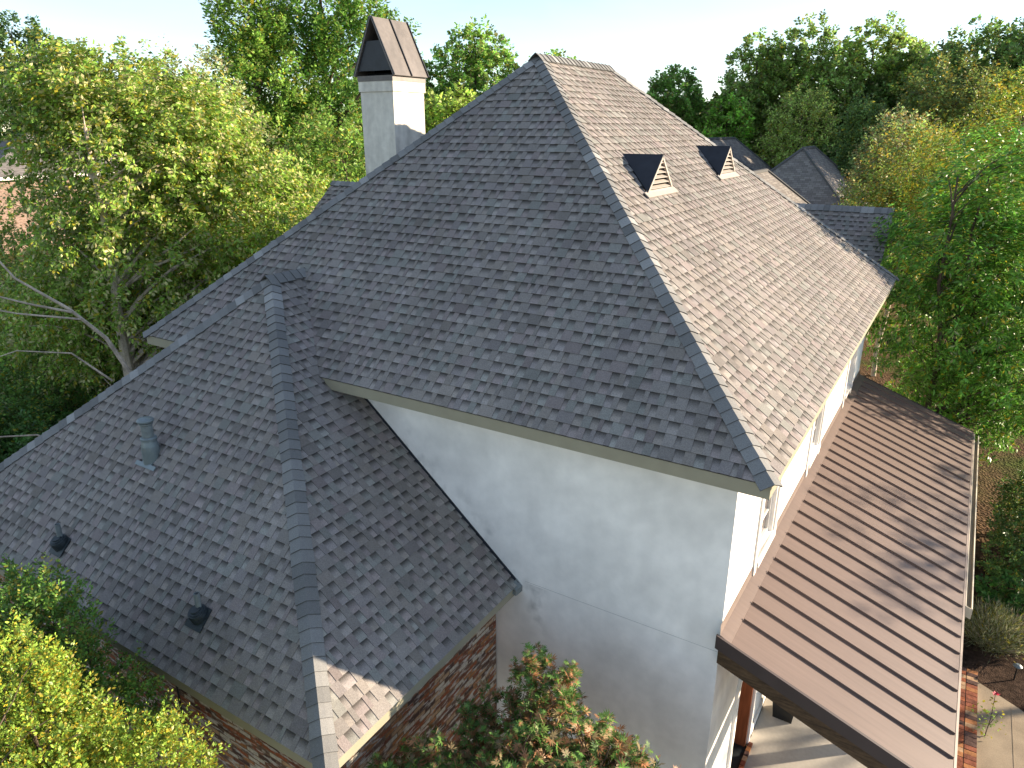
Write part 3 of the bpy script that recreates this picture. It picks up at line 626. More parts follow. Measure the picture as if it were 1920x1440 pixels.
# --- chimney
ch = bpy.data.objects.new("chimney", None); COL.objects.link(ch); ch.parent = H; ch.location = Vector((-8.24, 4.43, 1)) - H.location
cx0, cx1, cy0, cy1, cz = -8.622, -7.857, 4.0, 4.863, 3.80
mb = MB(); mb.box((cx0, cy0, .8), (cx1, cy1, cz)); mb.build("shaft", M['chimstucco'], ch)
mb = MB(); mb.box((cx0 - .022, cy0 - .022, cz), (cx1 + .022, cy1 + .022, cz + .17)); mb.build("collar", M['chimstucco'], ch)
hd = bpy.data.objects.new("hood", None); hd = None
mb = MB(); mb.box((cx0 - .03, cy0 - .03, cz + .171), (cx1 + .03, cy1 + .03, cz + .26)); mb.build("metal_band", M['capmetal'], ch)
zb0 = cz + .255; za0 = 5.0; xm = (cx0 + cx1) / 2; ox = .075; oy = .055
mb = MB(); ya, yb = cy0 - oy, cy1 + oy
for sg, xe in ((-1, cx0 - ox), (1, cx1 + ox)):
    nx = Vector((sg * (za0 - zb0), 0, abs(xe - xm))).normalized() * .012
    e0, e1, r0_, r1_ = Vector((xe, ya, zb0)), Vector((xe, yb, zb0)), Vector((xm, ya, za0)), Vector((xm, yb, za0))
    mb.hexa([e0 - nx, e1 - nx, r1_ - nx * .3, r0_ - nx * .3, e0 + nx, e1 + nx, r1_ + nx, r0_ + nx])
mb.build("hood", M['capmetal'], ch)
for yy in (ya + .008, (ya + yb) / 2, yb - .008):
    mb = MB()
    for sg, xe in ((-1, cx0 - ox), (1, cx1 + ox)):
        nx = Vector((sg * (za0 - zb0), 0, abs(xe - xm))).normalized(); mb.bar(Vector((xe, yy, zb0)) + nx * .022, Vector((xm, yy, za0)) + nx * .022, (0, .008, 0), nx * .012)
    mb.build("hood_seam", M['blackmetal'], ch)
mb = MB(); fx = lambda z: (cx1 + ox - xm) * (za0 - z) / (za0 - zb0) - .02
zp0, zp1 = zb0 + .085, zb0 + .60 * (za0 - zb0)
for yy in (cy0 - .02, cy1 + .01): mb = MB(); mb.hexa([(xm - fx(zp0), yy, zp0), (xm + fx(zp0), yy, zp0), (xm + fx(zp0), yy + .01, zp0), (xm - fx(zp0), yy + .01, zp0), (xm - fx(zp1), yy, zp1), (xm + fx(zp1), yy, zp1), (xm + fx(zp1), yy + .01, zp1), (xm - fx(zp1), yy + .01, zp1)]); mb.build("hood_panel", M['blackmetal'], ch)
mb = MB(); mb.box((cx0 + .1, cy0 + .1, cz + .2), (cx1 - .1, cy1 - .1, zb0 + .05)); mb.hexa([(xm - .3, cy0 + .3, zb0 + .05), (xm + .3, cy0 + .3, zb0 + .05), (xm + .3, cy1 - .3, zb0 + .05), (xm - .3, cy1 - .3, zb0 + .05), (xm - .06, cy0 + .3, za0 - .15), (xm + .06, cy0 + .3, za0 - .15), (xm + .06, cy1 - .3, za0 - .15), (xm - .06, cy1 - .3, za0 - .15)]); mb.build("flue_liner", M['dark'], ch)

# --- two louvred roof vents on the sunny slope
MX = HT / 5
def roof_vent(yc, xf, lab):
    v = bpy.data.objects.new("roof_vent", None); COL.objects.link(v); v.parent = H; zf = -MX * xf; v.location = Vector((xf, yc, zf)) - H.location
    v['label'] = lab
    hw, hh = .50, .51; ap = Vector((xf, yc, zf + hh)); bl = Vector((xf, yc - hw, zf + .02)); br_ = Vector((xf, yc + hw, zf + .02)); bk = Vector((xf - hh / MX, yc, zf + hh))
    mb = MB(); fo = Vector((.03, 0, 0))
    for b in (bl, br_):
        d = Vector((0, 0, .022)); mb.hexa([b + fo - d, ap + fo - d, bk - d, bk - d + Vector((.001, 0, 0)), b + fo + d * .4, ap + fo + d * .4, bk + d * .4, bk + d * .4 + Vector((.001, 0, 0))])
    mb.build("hood", M['blackmetal'], v)
    mb = MB(); k = .035
    mb.bar(bl + Vector((.012, .02, 0)), ap + Vector((.012, 0, -.03)), (0, .016, -.008), (.02, 0, 0)); mb.bar(br_ + Vector((.012, -.02, 0)), ap + Vector((.012, 0, -.03)), (0, .016, .008), (.02, 0, 0)); mb.box((xf - .01, yc - hw + .02, zf + .02), (xf + .03, yc + hw - .02, zf + .05))
    mb.build("frame", M['slat'], v)
    for i in range(6):
        z = zf + .06 + i * .068; wd = hw * (1 - (z - zf + .03) / hh) - .03
        if wd < .03: continue
        mb = MB(); mb.hexa([(xf + .025, yc - wd, z), (xf + .025, yc + wd, z), (xf - .03, yc + wd, z + .032), (xf - .03, yc - wd, z + .032), (xf + .025, yc - wd, z + .006), (xf + .025, yc + wd, z + .006), (xf - .03, yc + wd, z + .038), (xf - .03, yc - wd, z + .038)]); mb.build("louvre", M['slat'], v)
    mb = MB(); mb.poly([(xf - .08, yc - hw * .96, zf + .02), (xf - .08, yc + hw * .96, zf + .02), (xf - .08, yc, zf + hh - .05)]); mb.build("backing", M['dark'], v)
    mb = MB(); n = Vector((MX, 0, 1)).normalized(); p = Vector((xf + .03, yc, zf - MX * .03)) + n * .028; t = Vector((1, 0, -MX)).normalized()
    mb.bar(p - Vector((0, hw + .09, 0)), p + Vector((0, hw + .09, 0)), t * .05, n * .008); mb.build("flashing", M['slat'], v)
roof_vent(3.75, -2.735, "louvred vent nearer the front hip"); roof_vent(7.27, -2.79, "louvred vent farther back along the slope")

# --- pipes through the roofs
def roofpt(x, y, n, z0):
    return Vector((x, y, z0))
SF = H2 / RW; nF = Vector((0, -SF, 1)).normalized(); vF = Vector((0, 1, SF)).normalized()
def wing_pt(x, y): return Vector((x, y, ZD + (y - YD) * SF))
p = wing_pt(-7.60, -1.56)
fl = bpy.data.objects.new("flue_pipe", None); COL.objects.link(fl); fl.parent = H; fl.location = p - H.location
mb = MB(); mb.bar(p + nF * .026 - vF * .16 - Vector((.21, 0, 0)), p + nF * .026 - vF * .16 + Vector((.21, 0, 0)), vF * .03, nF * .006); mb.bar(p + nF * .024 - vF * .14, p + nF * .024 + vF * .05, (.1, 0, 0), nF * .005); mb.build("flashing", M['galv'], fl)
mb = MB(); mb.lathe(p + Vector((0, -.02, -.10)), (0, 0, 1), [(.115, 0), (.115, .20), (.11, .26), (.088, .34)], 24); mb.build("cone", M['galv'], fl, smooth=False)
mb = MB(); mb.lathe(p + Vector((0, -.02, .24)), (0, 0, 1), [(.104, 0), (.104, .03), (.09, .045)], 24); mb.build("storm_collar", M['galv'], fl)
mb = MB(); mb.lathe(p + Vector((0, -.02, .28)), (0, 0, 1), [(.072, 0), (.072, .17), (.088, .185), (.088, .205)], 24); mb.build("pipe", M['pipe'], fl)
mb = MB(); mb.lathe(p + Vector((0, -.02, .50)), (0, 0, 1), [(.105, 0), (.108, .02), (.09, .04), (.02, .055)], 24); mb.build("rain_cap", M['galv'], fl)
def vent_pipe(x, y, label):
    p = wing_pt(x, y); e = bpy.data.objects.new("vent_pipe", None); COL.objects.link(e); e.parent = H; e.location = p - H.location; e['label'] = label
    mb = MB(); mb.bar(p + nF * .024 - vF * .15, p + nF * .024 + vF * .12, (.135, 0, 0), nF * .005); mb.build("flashing", M['rubber'], e)
    ax = (nF + Vector((0, 0, 1.2))).normalized()
    mb = MB(); mb.lathe(p - ax * .03, ax, [(.105, 0), (.108, .10), (.10, .135), (.085, .137), (.082, .15), (.06, .152), (.055, .17)], 22); mb.build("boot", M['rubber'], e)
    mb = MB(); mb.lathe(p - Vector((0, 0, .02)), (0, 0, 1), [(.034, 0), (.034, .33), (.026, .331), (.026, .27)], 14); mb.build("pipe", M['pipe'], e)
vent_pipe(-8.30, -2.60, "plumbing vent pipe nearer the left end of the wing roof"); vent_pipe(-5.42, -2.58, "plumbing vent pipe nearer the wing corner")
q = Vector((-8.42, 1.55, 1.34)); mb = MB(); mb.lathe(q - Vector((0, 0, .3)), (0, 0, 1), [(.055, 0), (.055, .36), (.075, .37), (.075, .40), (.03, .42)], 14)
o = mb.build("attic_vent_pipe", M['pipe'], H); o['label'] = "dark capped pipe behind the left hip"

# ================================================================== PORCH THINGS, EDGING
mb = MB(); x, y, z = -.02, 3.98, -6.05
e = empty("planter", (x, y, z), "tall black tapered planter standing on the pale porch floor beside the entry door", "planter")
def frustum(mb, x, y, z0, z1, a, b): mb.hexa([(x - a, y - a, z0), (x + a, y - a, z0), (x + a, y + a, z0), (x - a, y + a, z0), (x - b, y - b, z1), (x + b, y - b, z1), (x + b, y + b, z1), (x - b, y + b, z1)])
frustum(mb, x, y, z, z + .82, .15, .22); mb.build("pot", M['black'], e)
mb = MB()
for (a, b, c, d) in ((-.23, -.23, .23, -.19), (-.23, .19, .23, .23), (-.23, -.19, -.19, .19), (.19, -.19, .23, .19)): mb.box((x + a, y + b, z + .8205), (x + c, y + d, z + .88))
mb.build("rim", M['black'], e)
mb = MB(); frustum(mb, x, y, z + .821, z + .85, .188, .188); mb.build("soil", M['mulch'], e)
mb = MB()
for i, yy in enumerate(np.arange(1.3, 6.84, .105)):
    for j, (a, b) in enumerate(((2.378, 2.55), (2.556, 2.73))):
        dz = rng.uniform(-.004, .004); col = np.array(BR[rng.integers(6)]) * 1.05
        q0 = (a + .003, yy + .003, G - .05); q1 = (b - .003, yy + .1, -6.05 + dz)
        n0 = len(mb.f); mb.box(q0, q1)
        for kk in range(-24, 0): mb.c[kk] = tuple(col)
mb.box((2.377, 1.3, G - .05), (2.731, 6.84, -6.066))
for kk in range(-24, 0): mb.c[kk] = (.22, .17, .12)
o = mb.build("brick_edging", M['pavercol'], attr=True); tag(o, "double row of weathered orange bricks edging the porch beside the tan walk", "edging")
e = empty("path_light", (3.3, 7.15, G + .02), "small dark path light standing in the mulch beside the walk", "light")
mb = MB(); mb.lathe((3.3, 7.15, G), (0, 0, 1), [(.012, 0), (.012, .28)], 8); mb.build("stake", M['black'], e)
mb = MB(); mb.lathe((3.3, 7.15, G + .28), (0, 0, 1), [(.02, 0), (.035, .01), (.075, .05), (.03, .09)], 14); mb.build("shade", M['galv'], e)

# ================================================================== NEIGHBOURING HOUSES
def uvpoly(mb, pts):
    P = [Vector(p) for p in pts]; u = (P[1] - P[0]).normalized(); n = u.cross(P[-1] - P[0]).normalized(); v = n.cross(u)
    mb.poly(P, None, [((p - P[0]).dot(u), (p - P[0]).dot(v)) for p in P])
def hip_house(name, label, blocks, wallm, walls_uv=True):
    bx = blocks[0]; e = empty(name, ((bx[0] + bx[1]) / 2, (bx[2] + bx[3]) / 2, G), label, "house")
    return e
nb = empty("neighbour_house", (-8, 40, G), "neighbouring house behind with sharp dark grey hip roofs seen past the sunny slope", "house")
def hip_roof(x0, x1, y0, y1, z0, z1, parent, ax='y', name="roof", m='farshingle', capseed=1):
    mb = MB()
    if ax == 'y':
        h = (x1 - x0) / 2; r0 = Vector(((x0 + x1) / 2, y0 + h, z1)); r1 = Vector(((x0 + x1) / 2, y1 - h, z1))
        uvpoly(mb, [(x0, y0, z0), (x1, y0, z0), r0]); uvpoly(mb, [(x1, y0, z0), (x1, y1, z0), r1, r0]); uvpoly(mb, [(x1, y1, z0), (x0, y1, z0), r1]); uvpoly(mb, [(x0, y1, z0), (x0, y0, z0), r0, r1])
    else:
        h = (y1 - y0) / 2; r0 = Vector((x0 + h, (y0 + y1) / 2, z1)); r1 = Vector((x1 - h, (y0 + y1) / 2, z1))
        uvpoly(mb, [(x0, y0, z0), (x1, y0, z0), r1, r0]); uvpoly(mb, [(x1, y0, z0), (x1, y1, z0), r1]); uvpoly(mb, [(x1, y1, z0), (x0, y1, z0), r0, r1]); uvpoly(mb, [(x0, y1, z0), (x0, y0, z0), r0])
    rf = mb.build(name, M[m], parent, uv=True)
    cs = []
    cor = [(x0, y0, z0), (x1, y0, z0), (x1, y1, z0), (x0, y1, z0)]
    mbc = MB()
    for c in cor:
        c = Vector(c); t = r0 if (c - r0).length < (c - r1).length else r1; mbc.tube([c, t], [.09, .09], 5)
    mbc.tube([r0, r1], [.1, .1], 5)
    for k in range(len(mbc.c)): mbc.c[k] = (.1, .1, .1)
    mbc.build("ridge_cap", M['cap'], rf, attr=True)
    return rf
hip_roof(-11.9, -2.5, 32.5, 45.0, -2.2, 2.15, nb, 'y')
hip_roof(-20.0, -7.0, 32.8, 40.4, -1.5, 1.62, nb, 'x', name="wing_roof")
hip_roof(-16.6, -10.7, 36.0, 49.5, -.2, 2.55, nb, 'y', name="rear_roof")
hip_roof(-10.1, -4.9, 24.0, 33.2, -1.1, 1.28, nb, 'y', name="front_roof")
mb = MB(); mb.box((-11.5, 33, G), (-2.9, 44.6, -2.25)); mb.box((-19.6, 33.3, G), (-11.6, 40, -1.55)); mb.box((-9.8, 24.4, G), (-5.2, 32.9, -1.15)); mb.build("wall", M['stucco'], nb)
fh = empty("brick_house", (-66, 25, G), "distant pale brick house with white windows half hidden behind the birch at the left edge", "house")
hip_roof(-77, -62.5, 20, 36, -.35, 2.7, fh, 'y')
mb = MB(); x0, x1, y0, y1 = -76.5, -63, 20.5, 35.5
for a, b in (((x0, y0), (x1, y0)), ((x1, y0), (x1, y1)), ((x1, y1), (x0, y1)), ((x0, y1), (x0, y0))): brick_quad(a, b, G, -.36)
mb.build("wall", M['farbrick'], fh, uv=True)
for (yy) in (24.6, 27.4):
    mb = MB(); mb.box((x1 + .01, yy, -2.0), (x1 + .06, yy + .9, -.6)); mb.build("window", M['white'], fh)
for xx in (-65.6, -69, -72.5):
    mb = MB(); mb.box((xx, y0 - .06, -2.0), (xx + .9, y0 - .01, -.6)); mb.build("window", M['white'], fh)
mb = MB(); mb.box((x0 - .5, y0 - .5, -.6), (x1 + .5, y1 + .5, -.36)); mb.build("eave_trim", M['white'], fh)

# ================================================================== TREES
LG = (.085, .125, .022)     # mid leaf green
# --- left side
tree("birch_tree", "large river birch with pale peeling trunk and yellow-green leaves filling the left edge", "tree", -17.0, 4.1,
     [(.15, .3, 8.6, 2.5, 2.5, 2.5), (1.2, 1.2, 8.8, 1.8, 1.8, 1.7), (.4, .6, 6.2, 3.0, 3.0, 2.0), (-.4, -.6, 9.9, 1.4, 1.4, 1.2), (2.2, 2.0, 7.0, 2.2, 2.0, 1.9), (-.9, -1.0, 4.8, 1.9, 1.9, 1.5), (2.0, 2.0, 5.0, 2.2, 2.2, 1.6)],
     5000, 34, .118, (.140, .168, .030), 101, trunk_r=.2, bark='palebark', limb_every=70, templ='oval', twig=.7, droop=.35, updir=.1, shell=.35, fy=.15, yellow=(.38, .34, .04), pale=(.62, .58, .28), fp=.22, lean=(-.1, .1), top=3.2, toff=(1.2, -1.3), limb_s=.6)  # part of the leaves coloured pale to stand for sunlit highlights
tree("pale_tree", "small pale olive tree with bare twigs showing through, behind the birch", "tree", -20.0, 8.9,
     [(0, 0, 9.6, 1.5, 1.5, 1.7), (.6, .5, 7.8, 1.7, 1.7, 1.6), (-.8, -.6, 7.0, 1.4, 1.4, 1.4)], 650, 26, .13, (.22, .21, .09), 102, trunk_r=.1, bark='palebark', limb_every=4, twig=.8, updir=.9, shell=.3, fy=.15, pale=(.42, .36, .20), fp=.3)
tree("tall_tree", "tall bright green broadleaf tree left of the chimney with its top in the sky", "tree", -22.0, 12.8,
     [(0, 0, 12.6, 1.3, 1.3, 2.0), (.1, .2, 10.2, 2.1, 2.1, 2.3), (-.4, -.3, 7.6, 2.7, 2.7, 2.4), (.9, .6, 5.6, 2.8, 2.8, 2.2), (-1.5, -1.0, 9.2, 1.2, 1.2, 1.6)], 2000, 34, .15, (.125, .165, .028), 103, trunk_r=.2, limb_every=30, twig=.8, updir=.7, shell=.4, fy=.08, pale=(.26, .28, .08), fp=.12)
tree("tall_tree", "tallest dark green tree directly behind the chimney, cut by the top of the picture", "tree", -21.0, 15.4,
     [(0, 0, 14.0, 2.0, 2.0, 2.6), (1.2, 1.0, 11.5, 2.0, 2.0, 2.4), (-.9, -.9, 11.5, 2.0, 2.0, 2.2), (.4, .2, 8.6, 2.6, 2.6, 2.4), (.3, .3, 6.0, 2.8, 2.8, 2.2)], 2000, 34, .15, (.095, .14, .026), 104, trunk_r=.22, limb_every=28, twig=.8, updir=.6, shell=.45, fy=.05, pale=(.22, .24, .06), fp=.1)
tree("broadleaf_tree", "green tree whose crown meets the left hip below the chimney", "tree", -16.5, 11.4,
     [(0, 0, 7.6, 1.9, 1.9, 2.0), (-.9, -.8, 5.6, 2.2, 2.2, 2.0), (1.0, .9, 5.6, 2.0, 2.0, 2.0)], 1000, 32, .14, (.12, .155, .03), 105, trunk_r=.13, limb_every=26, twig=.7, updir=.5, shell=.4, fy=.1, pale=(.30, .29, .10), fp=.15)
tree("dark_tree", "dark shaded tree at the far left edge above the brick house", "tree", -85, 35,
     [(0, 0, 16.0, 4.5, 4.5, 3.6), (1, 3, 12.6, 5.0, 5.0, 4), (-2, -4, 12, 4, 4, 4)], 900, 30, .36, (.035, .055, .015), 106, trunk_r=.25, limb_every=30, twig=1.2, shell=.4, fy=.02)
tree("dark_tree", "second dark tree beside the brick house, seen under the birch crown", "tree", -80, 44,
     [(0, 0, 12.2, 4.6, 4.6, 3.6), (2, 2, 9, 5.0, 5.0, 4)], 800, 30, .36, (.045, .065, .016), 107, trunk_r=.25, limb_every=30, twig=1.2, shell=.4, fy=.05)
# understory shrubs between the house and the birch
under = [(-13.8, 6.4, 3.6, 1.9, "yellow-green shrub against the left hip of the roof", (.13, .14, .03), .15),
         (-14.6, 4.0, 3.4, 2.0, "green shrub under the right side of the birch crown", (.075, .11, .022), .07),
         (-13.9, 1.7, 2.5, 1.9, "dark shaded shrub behind the left tip of the main roof", (.05, .08, .018), .04),  # house shade also put into the dark leaf colour
         (-16.4, .4, 2.9, 2.2, "broad dark shrub at the foot of the birch", (.045, .075, .018), .04),
         (-19.2, 2.6, 3.8, 2.6, "leafy understory tree standing behind the birch trunk", (.07, .10, .02), .1),
         (-18.8, -1.2, 3.4, 2.3, "dense green shrub at the left edge beside the leaf litter", (.055, .09, .02), .06),
         (-18.4, 6.2, 4.4, 2.4, "light green understory tree right of the birch trunk", (.10, .125, .03), .14),
         (-22.5, 5.5, 5.0, 3.0, "bushy understory tree well behind the birch", (.08, .11, .025), .12),
         (-24.5, 4.5, 7.9, 2.4, "yellowing small tree cut by the left edge of the picture", (.12, .14, .03), .2),
         (-26, 2.0, 4.6, 3.2, "wide shrub behind the bare leaning branches", (.07, .10, .02), .1),
         (-27, 10.5, 5.4, 3.4, "distant rounded shrub between birch and tall trees", (.075, .10, .022), .08)]
for i, (x, y, h, rad, lab, base, fy) in enumerate(under):
    tree("understory_shrub", lab, "shrub", x, y, [(0, 0, h * .62, rad, rad, h * .42), (rad * .4, -.3 * rad, h * .42, rad * .8, rad * .8, h * .38), (-.4 * rad, .3 * rad, h * .4, rad * .8, rad * .8, h * .38)], int(560 + 190 * rad), 30, .105, base, 120 + i, trunk_r=.06, limb_every=30, stems=3, limb_s=.6, twig=.6, droop=.15, updir=.3, shell=.35, fy=fy, pale=(.26, .26, .10), fp=.06, group="understory shrubs left of the house")
# bare leaning branches in the shade at the left
def bare(name, label, base, pts_list, rads):
    e = MB()
    for pts, rr in zip(pts_list, rads): e.tube(pts, [rr * (1 - .75 * i / (len(pts) - 1)) for i in range(len(pts))], 7)
    o = e.build(name, M['palebark'], None, smooth=True); return tag(o, label, "branch")
bare("leaning_branch", "thick bare pale branch leaning up to the left out of the shaded shrubs", 0, [[(-12.4, 1.3, -2.2), (-13.0, .95, -.75), (-13.25, .5, -.1), (-13.75, -.1, .55), (-14.1, -.45, 1.4)], [(-13.2, .5, -.15), (-13.5, -.1, .1), (-14.0, -1.0, .55), (-14.5, -1.8, 1.1)], [(-13.1, .6, -.3), (-13.5, -.3, -.05), (-14.1, -1.2, .3), (-14.6, -2.0, .65)]], [.05, .026, .022])
bare("arching_branch", "thin bare branch arching out of the shade below the leaning one", 0, [[(-12.6, .7, -1.5), (-12.9, .2, -.85), (-13.4, -.5, -.7), (-13.9, -1.3, -.95)]], [.022])
bare("low_branch", "low bare branch bending over the leaf litter left of the wing roof", 0, [[(-12.9, .3, -3.2), (-13.4, -.5, -2.4), (-14.1, -1.4, -2.3), (-14.9, -2.5, -2.9)]], [.024])
# --- background trees, left to right; sun and shade put into some leaf colours
bgt = [(-26.2, 33.2, 15.2, 4.0, "rounded green tree against the sky between chimney and roof peak", (.06, .095, .022), .05),
       (-22.6, 36.4, 13.6, 3.2, "lower right half of the leafy mass just left of the roof peak", (.065, .10, .024), .06),
       (-30.5, 31.0, 13.6, 3.2, "green tree close behind the chimney hood on its right", (.07, .105, .022), .05),
       (-19.0, 20.8, 10.7, 2.4, "small round bright green tree right of the chimney shaft", (.10, .13, .028), .08),
       (-19.5, 50, 13.6, 3.2, "slender dark green tree rising behind the sunny slope", (.05, .085, .02), .03),
       (-15.6, 51, 11.4, 3.0, "low bright green tree right of the slender one behind the slope", (.07, .12, .022), .05),
       (-22.2, 52, 11.2, 2.6, "dark tree just showing above the ridge line of the sunny slope", (.045, .075, .02), .03),
       (-14.8, 55, 16.0, 3.6, "left end of the tall oak row with ragged light crown", (.06, .085, .022), .05),
       (-11.2, 55.5, 16.9, 3.8, "broad tall oak in the middle of the distant row", (.065, .09, .024), .05),
       (-7.2, 59, 17.2, 3.8, "tall sunlit oak right of the broad one in the distant row", (.08, .105, .026), .06),
       (-3.6, 57, 14.6, 3.4, "shaded dark oak in the dip of the distant row", (.04, .062, .018), .03),
       (-.2, 54, 16.0, 3.8, "dark rounded oak near the right end of the distant row", (.042, .065, .018), .03),
       (4.2, 53, 16.4, 4.0, "oak at the right edge of the picture behind the yellow trees", (.05, .075, .02), .04),
       (-5.6, 50.5, 8.8, 3.0, "dark shaded tree behind the neighbour's roof", (.03, .048, .014), .02)]
for i, (x, y, h, rad, lab, base, fy) in enumerate(bgt):
    r = np.random.default_rng(300 + i); bl = [(0, 0, h - rad * .75, rad * .62, rad * .62, rad * .75)]
    for k in range(11):
        a = r.uniform(0, 6.28); q = r.uniform(.3, .85) * rad; zz = h - rad * r.uniform(.7, 2.5); s = rad * r.uniform(.34, .58); bl.append((q * math.cos(a), q * math.sin(a), zz, s, s, s * 1.05))
    bl.append((0, 0, h * .42, rad * .9, rad * .9, h * .28)); base = tuple(np.array(base) * (2.3, 1.95, 1.7))
    tree("background_tree", lab, "tree", x, y, bl, 1700, 32, .15 + .0022 * math.hypot(x, y), base, 310 + i, trunk_r=.22, limb_every=120, twig=.7, updir=.45, shell=.5, fy=fy, pale=(.26, .26, .10), fp=.2, group="trees in the distance", cvar=.28)
tree("light_tree", "round light yellow-green tree in front of the dark oaks, above the neighbour's roof", "tree", -10.2, 51.0, [(0, 0, 9.0, 2.3, 2.3, 2.9), (-.8, 0, 6.8, 2.4, 2.4, 2.2), (1.2, 0, 6.6, 2.4, 2.4, 2.2)], 1100, 26, .18, (.24, .25, .06), 401, trunk_r=.15, limb_every=14, twig=.9, updir=.8, shell=.4, fy=.1, pale=(.34, .30, .14), fp=.2)
tree("slender_tree", "slim green sapling tree beside the round light tree", "tree", -5.1, 42, [(0, 0, 9.2, 1.0, 1.0, 1.6), (.2, 0, 7.2, 1.1, 1.1, 1.6)], 420, 24, .18, (.085, .105, .03), 402, trunk_r=.1, limb_every=20, twig=.7, updir=.6, shell=.4, fy=.08)
tree("brown_tree", "brownish half bare tree right of the neighbour's roof", "tree", -1.9, 30.0, [(0, 0, 8.1, 1.5, 1.5, 1.6), (-.6, 0, 6.2, 1.3, 1.3, 1.6), (1.0, 0, 6.6, 1.8, 1.8, 1.8)], 950, 24, .15, (.13, .14, .05), 403, trunk_r=.12, limb_every=5, bark='palebark', twig=.8, updir=.9, shell=.3, fy=.2, yellow=(.34, .24, .05), pale=(.30, .24, .12), fp=.25)
tree("olive_tree", "olive-yellow tree in the shade of the distant oaks", "tree", -1.0, 44.5, [(0, 0, 10.6, 2.4, 2.4, 2.4), (1.6, 0, 9, 2.6, 2.6, 2.4), (-1.6, 0, 8.6, 2.2, 2.2, 2.2), (0, 0, 6, 3, 3, 2.5)], 1100, 26, .18, (.10, .105, .028), 404, trunk_r=.16, limb_every=14, twig=1, updir=.8, shell=.4, fy=.25, yellow=(.26, .20, .03))
tree("yellow_tree", "feathery yellow-green tree filling the upper right edge", "tree", 2.0, 21.5, [(.3, 0, 9.2, 1.6, 1.6, 1.7), (-1.0, 0, 7.6, 1.9, 1.9, 1.9), (1.4, 0, 7.6, 2.0, 2.0, 2.0), (0, 0, 5.6, 2.6, 2.6, 2.2)], 1700, 30, .13, (.14, .165, .025), 405, trunk_r=.14, limb_every=12, twig=.9, updir=.9, shell=.3, fy=.35, yellow=(.42, .33, .03), templ='long', pale=(.4, .36, .16), fp=.08)
tree("yellow_tree", "brown-tinged bushy tree left of the feathery yellow one", "tree", -.9, 24.5, [(0, 0, 7.6, 1.5, 1.5, 1.7), (.6, 0, 6, 1.8, 1.8, 1.8), (-.7, 0, 5.6, 1.6, 1.6, 1.6)], 900, 28, .13, (.12, .135, .03), 406, trunk_r=.1, limb_every=8, bark='palebark', twig=.8, updir=.8, shell=.3, fy=.3, yellow=(.38, .28, .04), pale=(.38, .33, .18), fp=.1)
tree("sweetbay_tree", "bright green multi-stemmed tree with long glossy leaves beyond the porch roof", "tree", 1.35, 13.9,
     [(.2, .1, 7.9, 1.35, 1.35, 1.35), (-.35, 0, 6.3, 1.85, 1.7, 1.5), (1.1, .2, 6.1, 1.9, 1.8, 1.6), (0, .2, 4.4, 1.8, 1.8, 1.5), (1.3, .2, 4.0, 2.0, 1.9, 1.5), (.3, .2, 2.6, 1.5, 1.5, 1.0)],
     2400, 28, .145, (.085, .145, .020), 407, trunk_r=.09, limb_every=14, stems=4, templ='long', m='gloss', twig=.55, droop=.12, updir=.6, spread=1.25, shell=.22, fy=.07, yellow=(.40, .34, .03), pale=(.30, .34, .16), fp=.06, flat=.7)
# --- right edge
tree("small_tree", "dark small tree with drooping leaves at the right edge above the hedge", "tree", 4.5, 12.2, [(.0, 0, 2.4, 1.1, 1.1, .8), (.5, -.7, 1.9, 1.0, 1.0, .7), (.2, .7, 1.8, 1.0, 1.0, .7)], 420, 24, .11, (.035, .06, .016), 408, trunk_r=.06, limb_every=10, stems=2, sspread=.2, templ='long', twig=.5, droop=.3, shell=.3, fy=.04)
tree("hedge", "dark clipped evergreen hedge beside the porch gutter", "hedge", 3.5, 10.4, [(-.1, -.9, .9, .75, .8, .8), (.1, .1, .95, .85, .9, .85), (.3, 1.0, .95, .85, .9, .85), (1.2, -.2, .9, .9, 1.1, .8), (1.3, 1.0, .95, .9, .9, .85), (.2, 1.9, .95, .85, .9, .85), (1.5, 2.0, .95, .9, .9, .85), (.4, 2.8, .9, .8, .8, .8)], 1400, 24, .07, (.05, .075, .016), 409, trunk_r=.03, limb_every=60, stems=3, m='gloss', twig=.28, updir=.8, shell=.7, fy=.12, yellow=(.22, .20, .03))
e = empty("ornamental_grass", (2.95, 8.0, G), "wispy dry grey-green shrub in the mulch above the walk", "shrub")
r = np.random.default_rng(55); n = 8000; a = r.uniform(0, 6.28, n); q = r.random(n) ** .6; base = np.stack([2.95 + .12 * np.cos(a) * q, 8.0 + .12 * np.sin(a) * q, np.full(n, G)], 1); tip = np.stack([np.cos(a) * q * .62, np.sin(a) * q * .62, .85 - .4 * q + r.normal(0, .08, n)], 1)
link("blades", leaf_mesh("blades", base + tip * r.uniform(.15, 1., (n, 1)) + r.normal(0, .04, (n, 3)), tip + r.normal(0, .25, (n, 3)), r.uniform(.08, .18, n), palette(n, (.15, .12, .07), r, fy=.12, pale=(.10, .13, .03), fp=.3), 'blade', r, .2), M['leaf'], e)
mb = MB()
for k in range(60): 
    i = r.integers(n); mb.tube([base[i], base[i] + tip[i] * .5, base[i] + tip[i]], [.006, .005, .002], 4)
mb.build("stems", M['palebark'], e)
tree("green_shrub", "small bright green leafy plant in front of the hedge", "shrub", 2.95, 9.0, [(0, 0, .75, .28, .28, .3), (.1, .1, .5, .3, .3, .3)], 60, 14, .10, (.045, .09, .02), 410, trunk_r=.02, limb_every=8, templ='round', twig=.2, fy=0)
e = empty("rose_bush", (2.85, 5.35, G), "thin rose stem with one pink flower beside the brick edging", "plant")
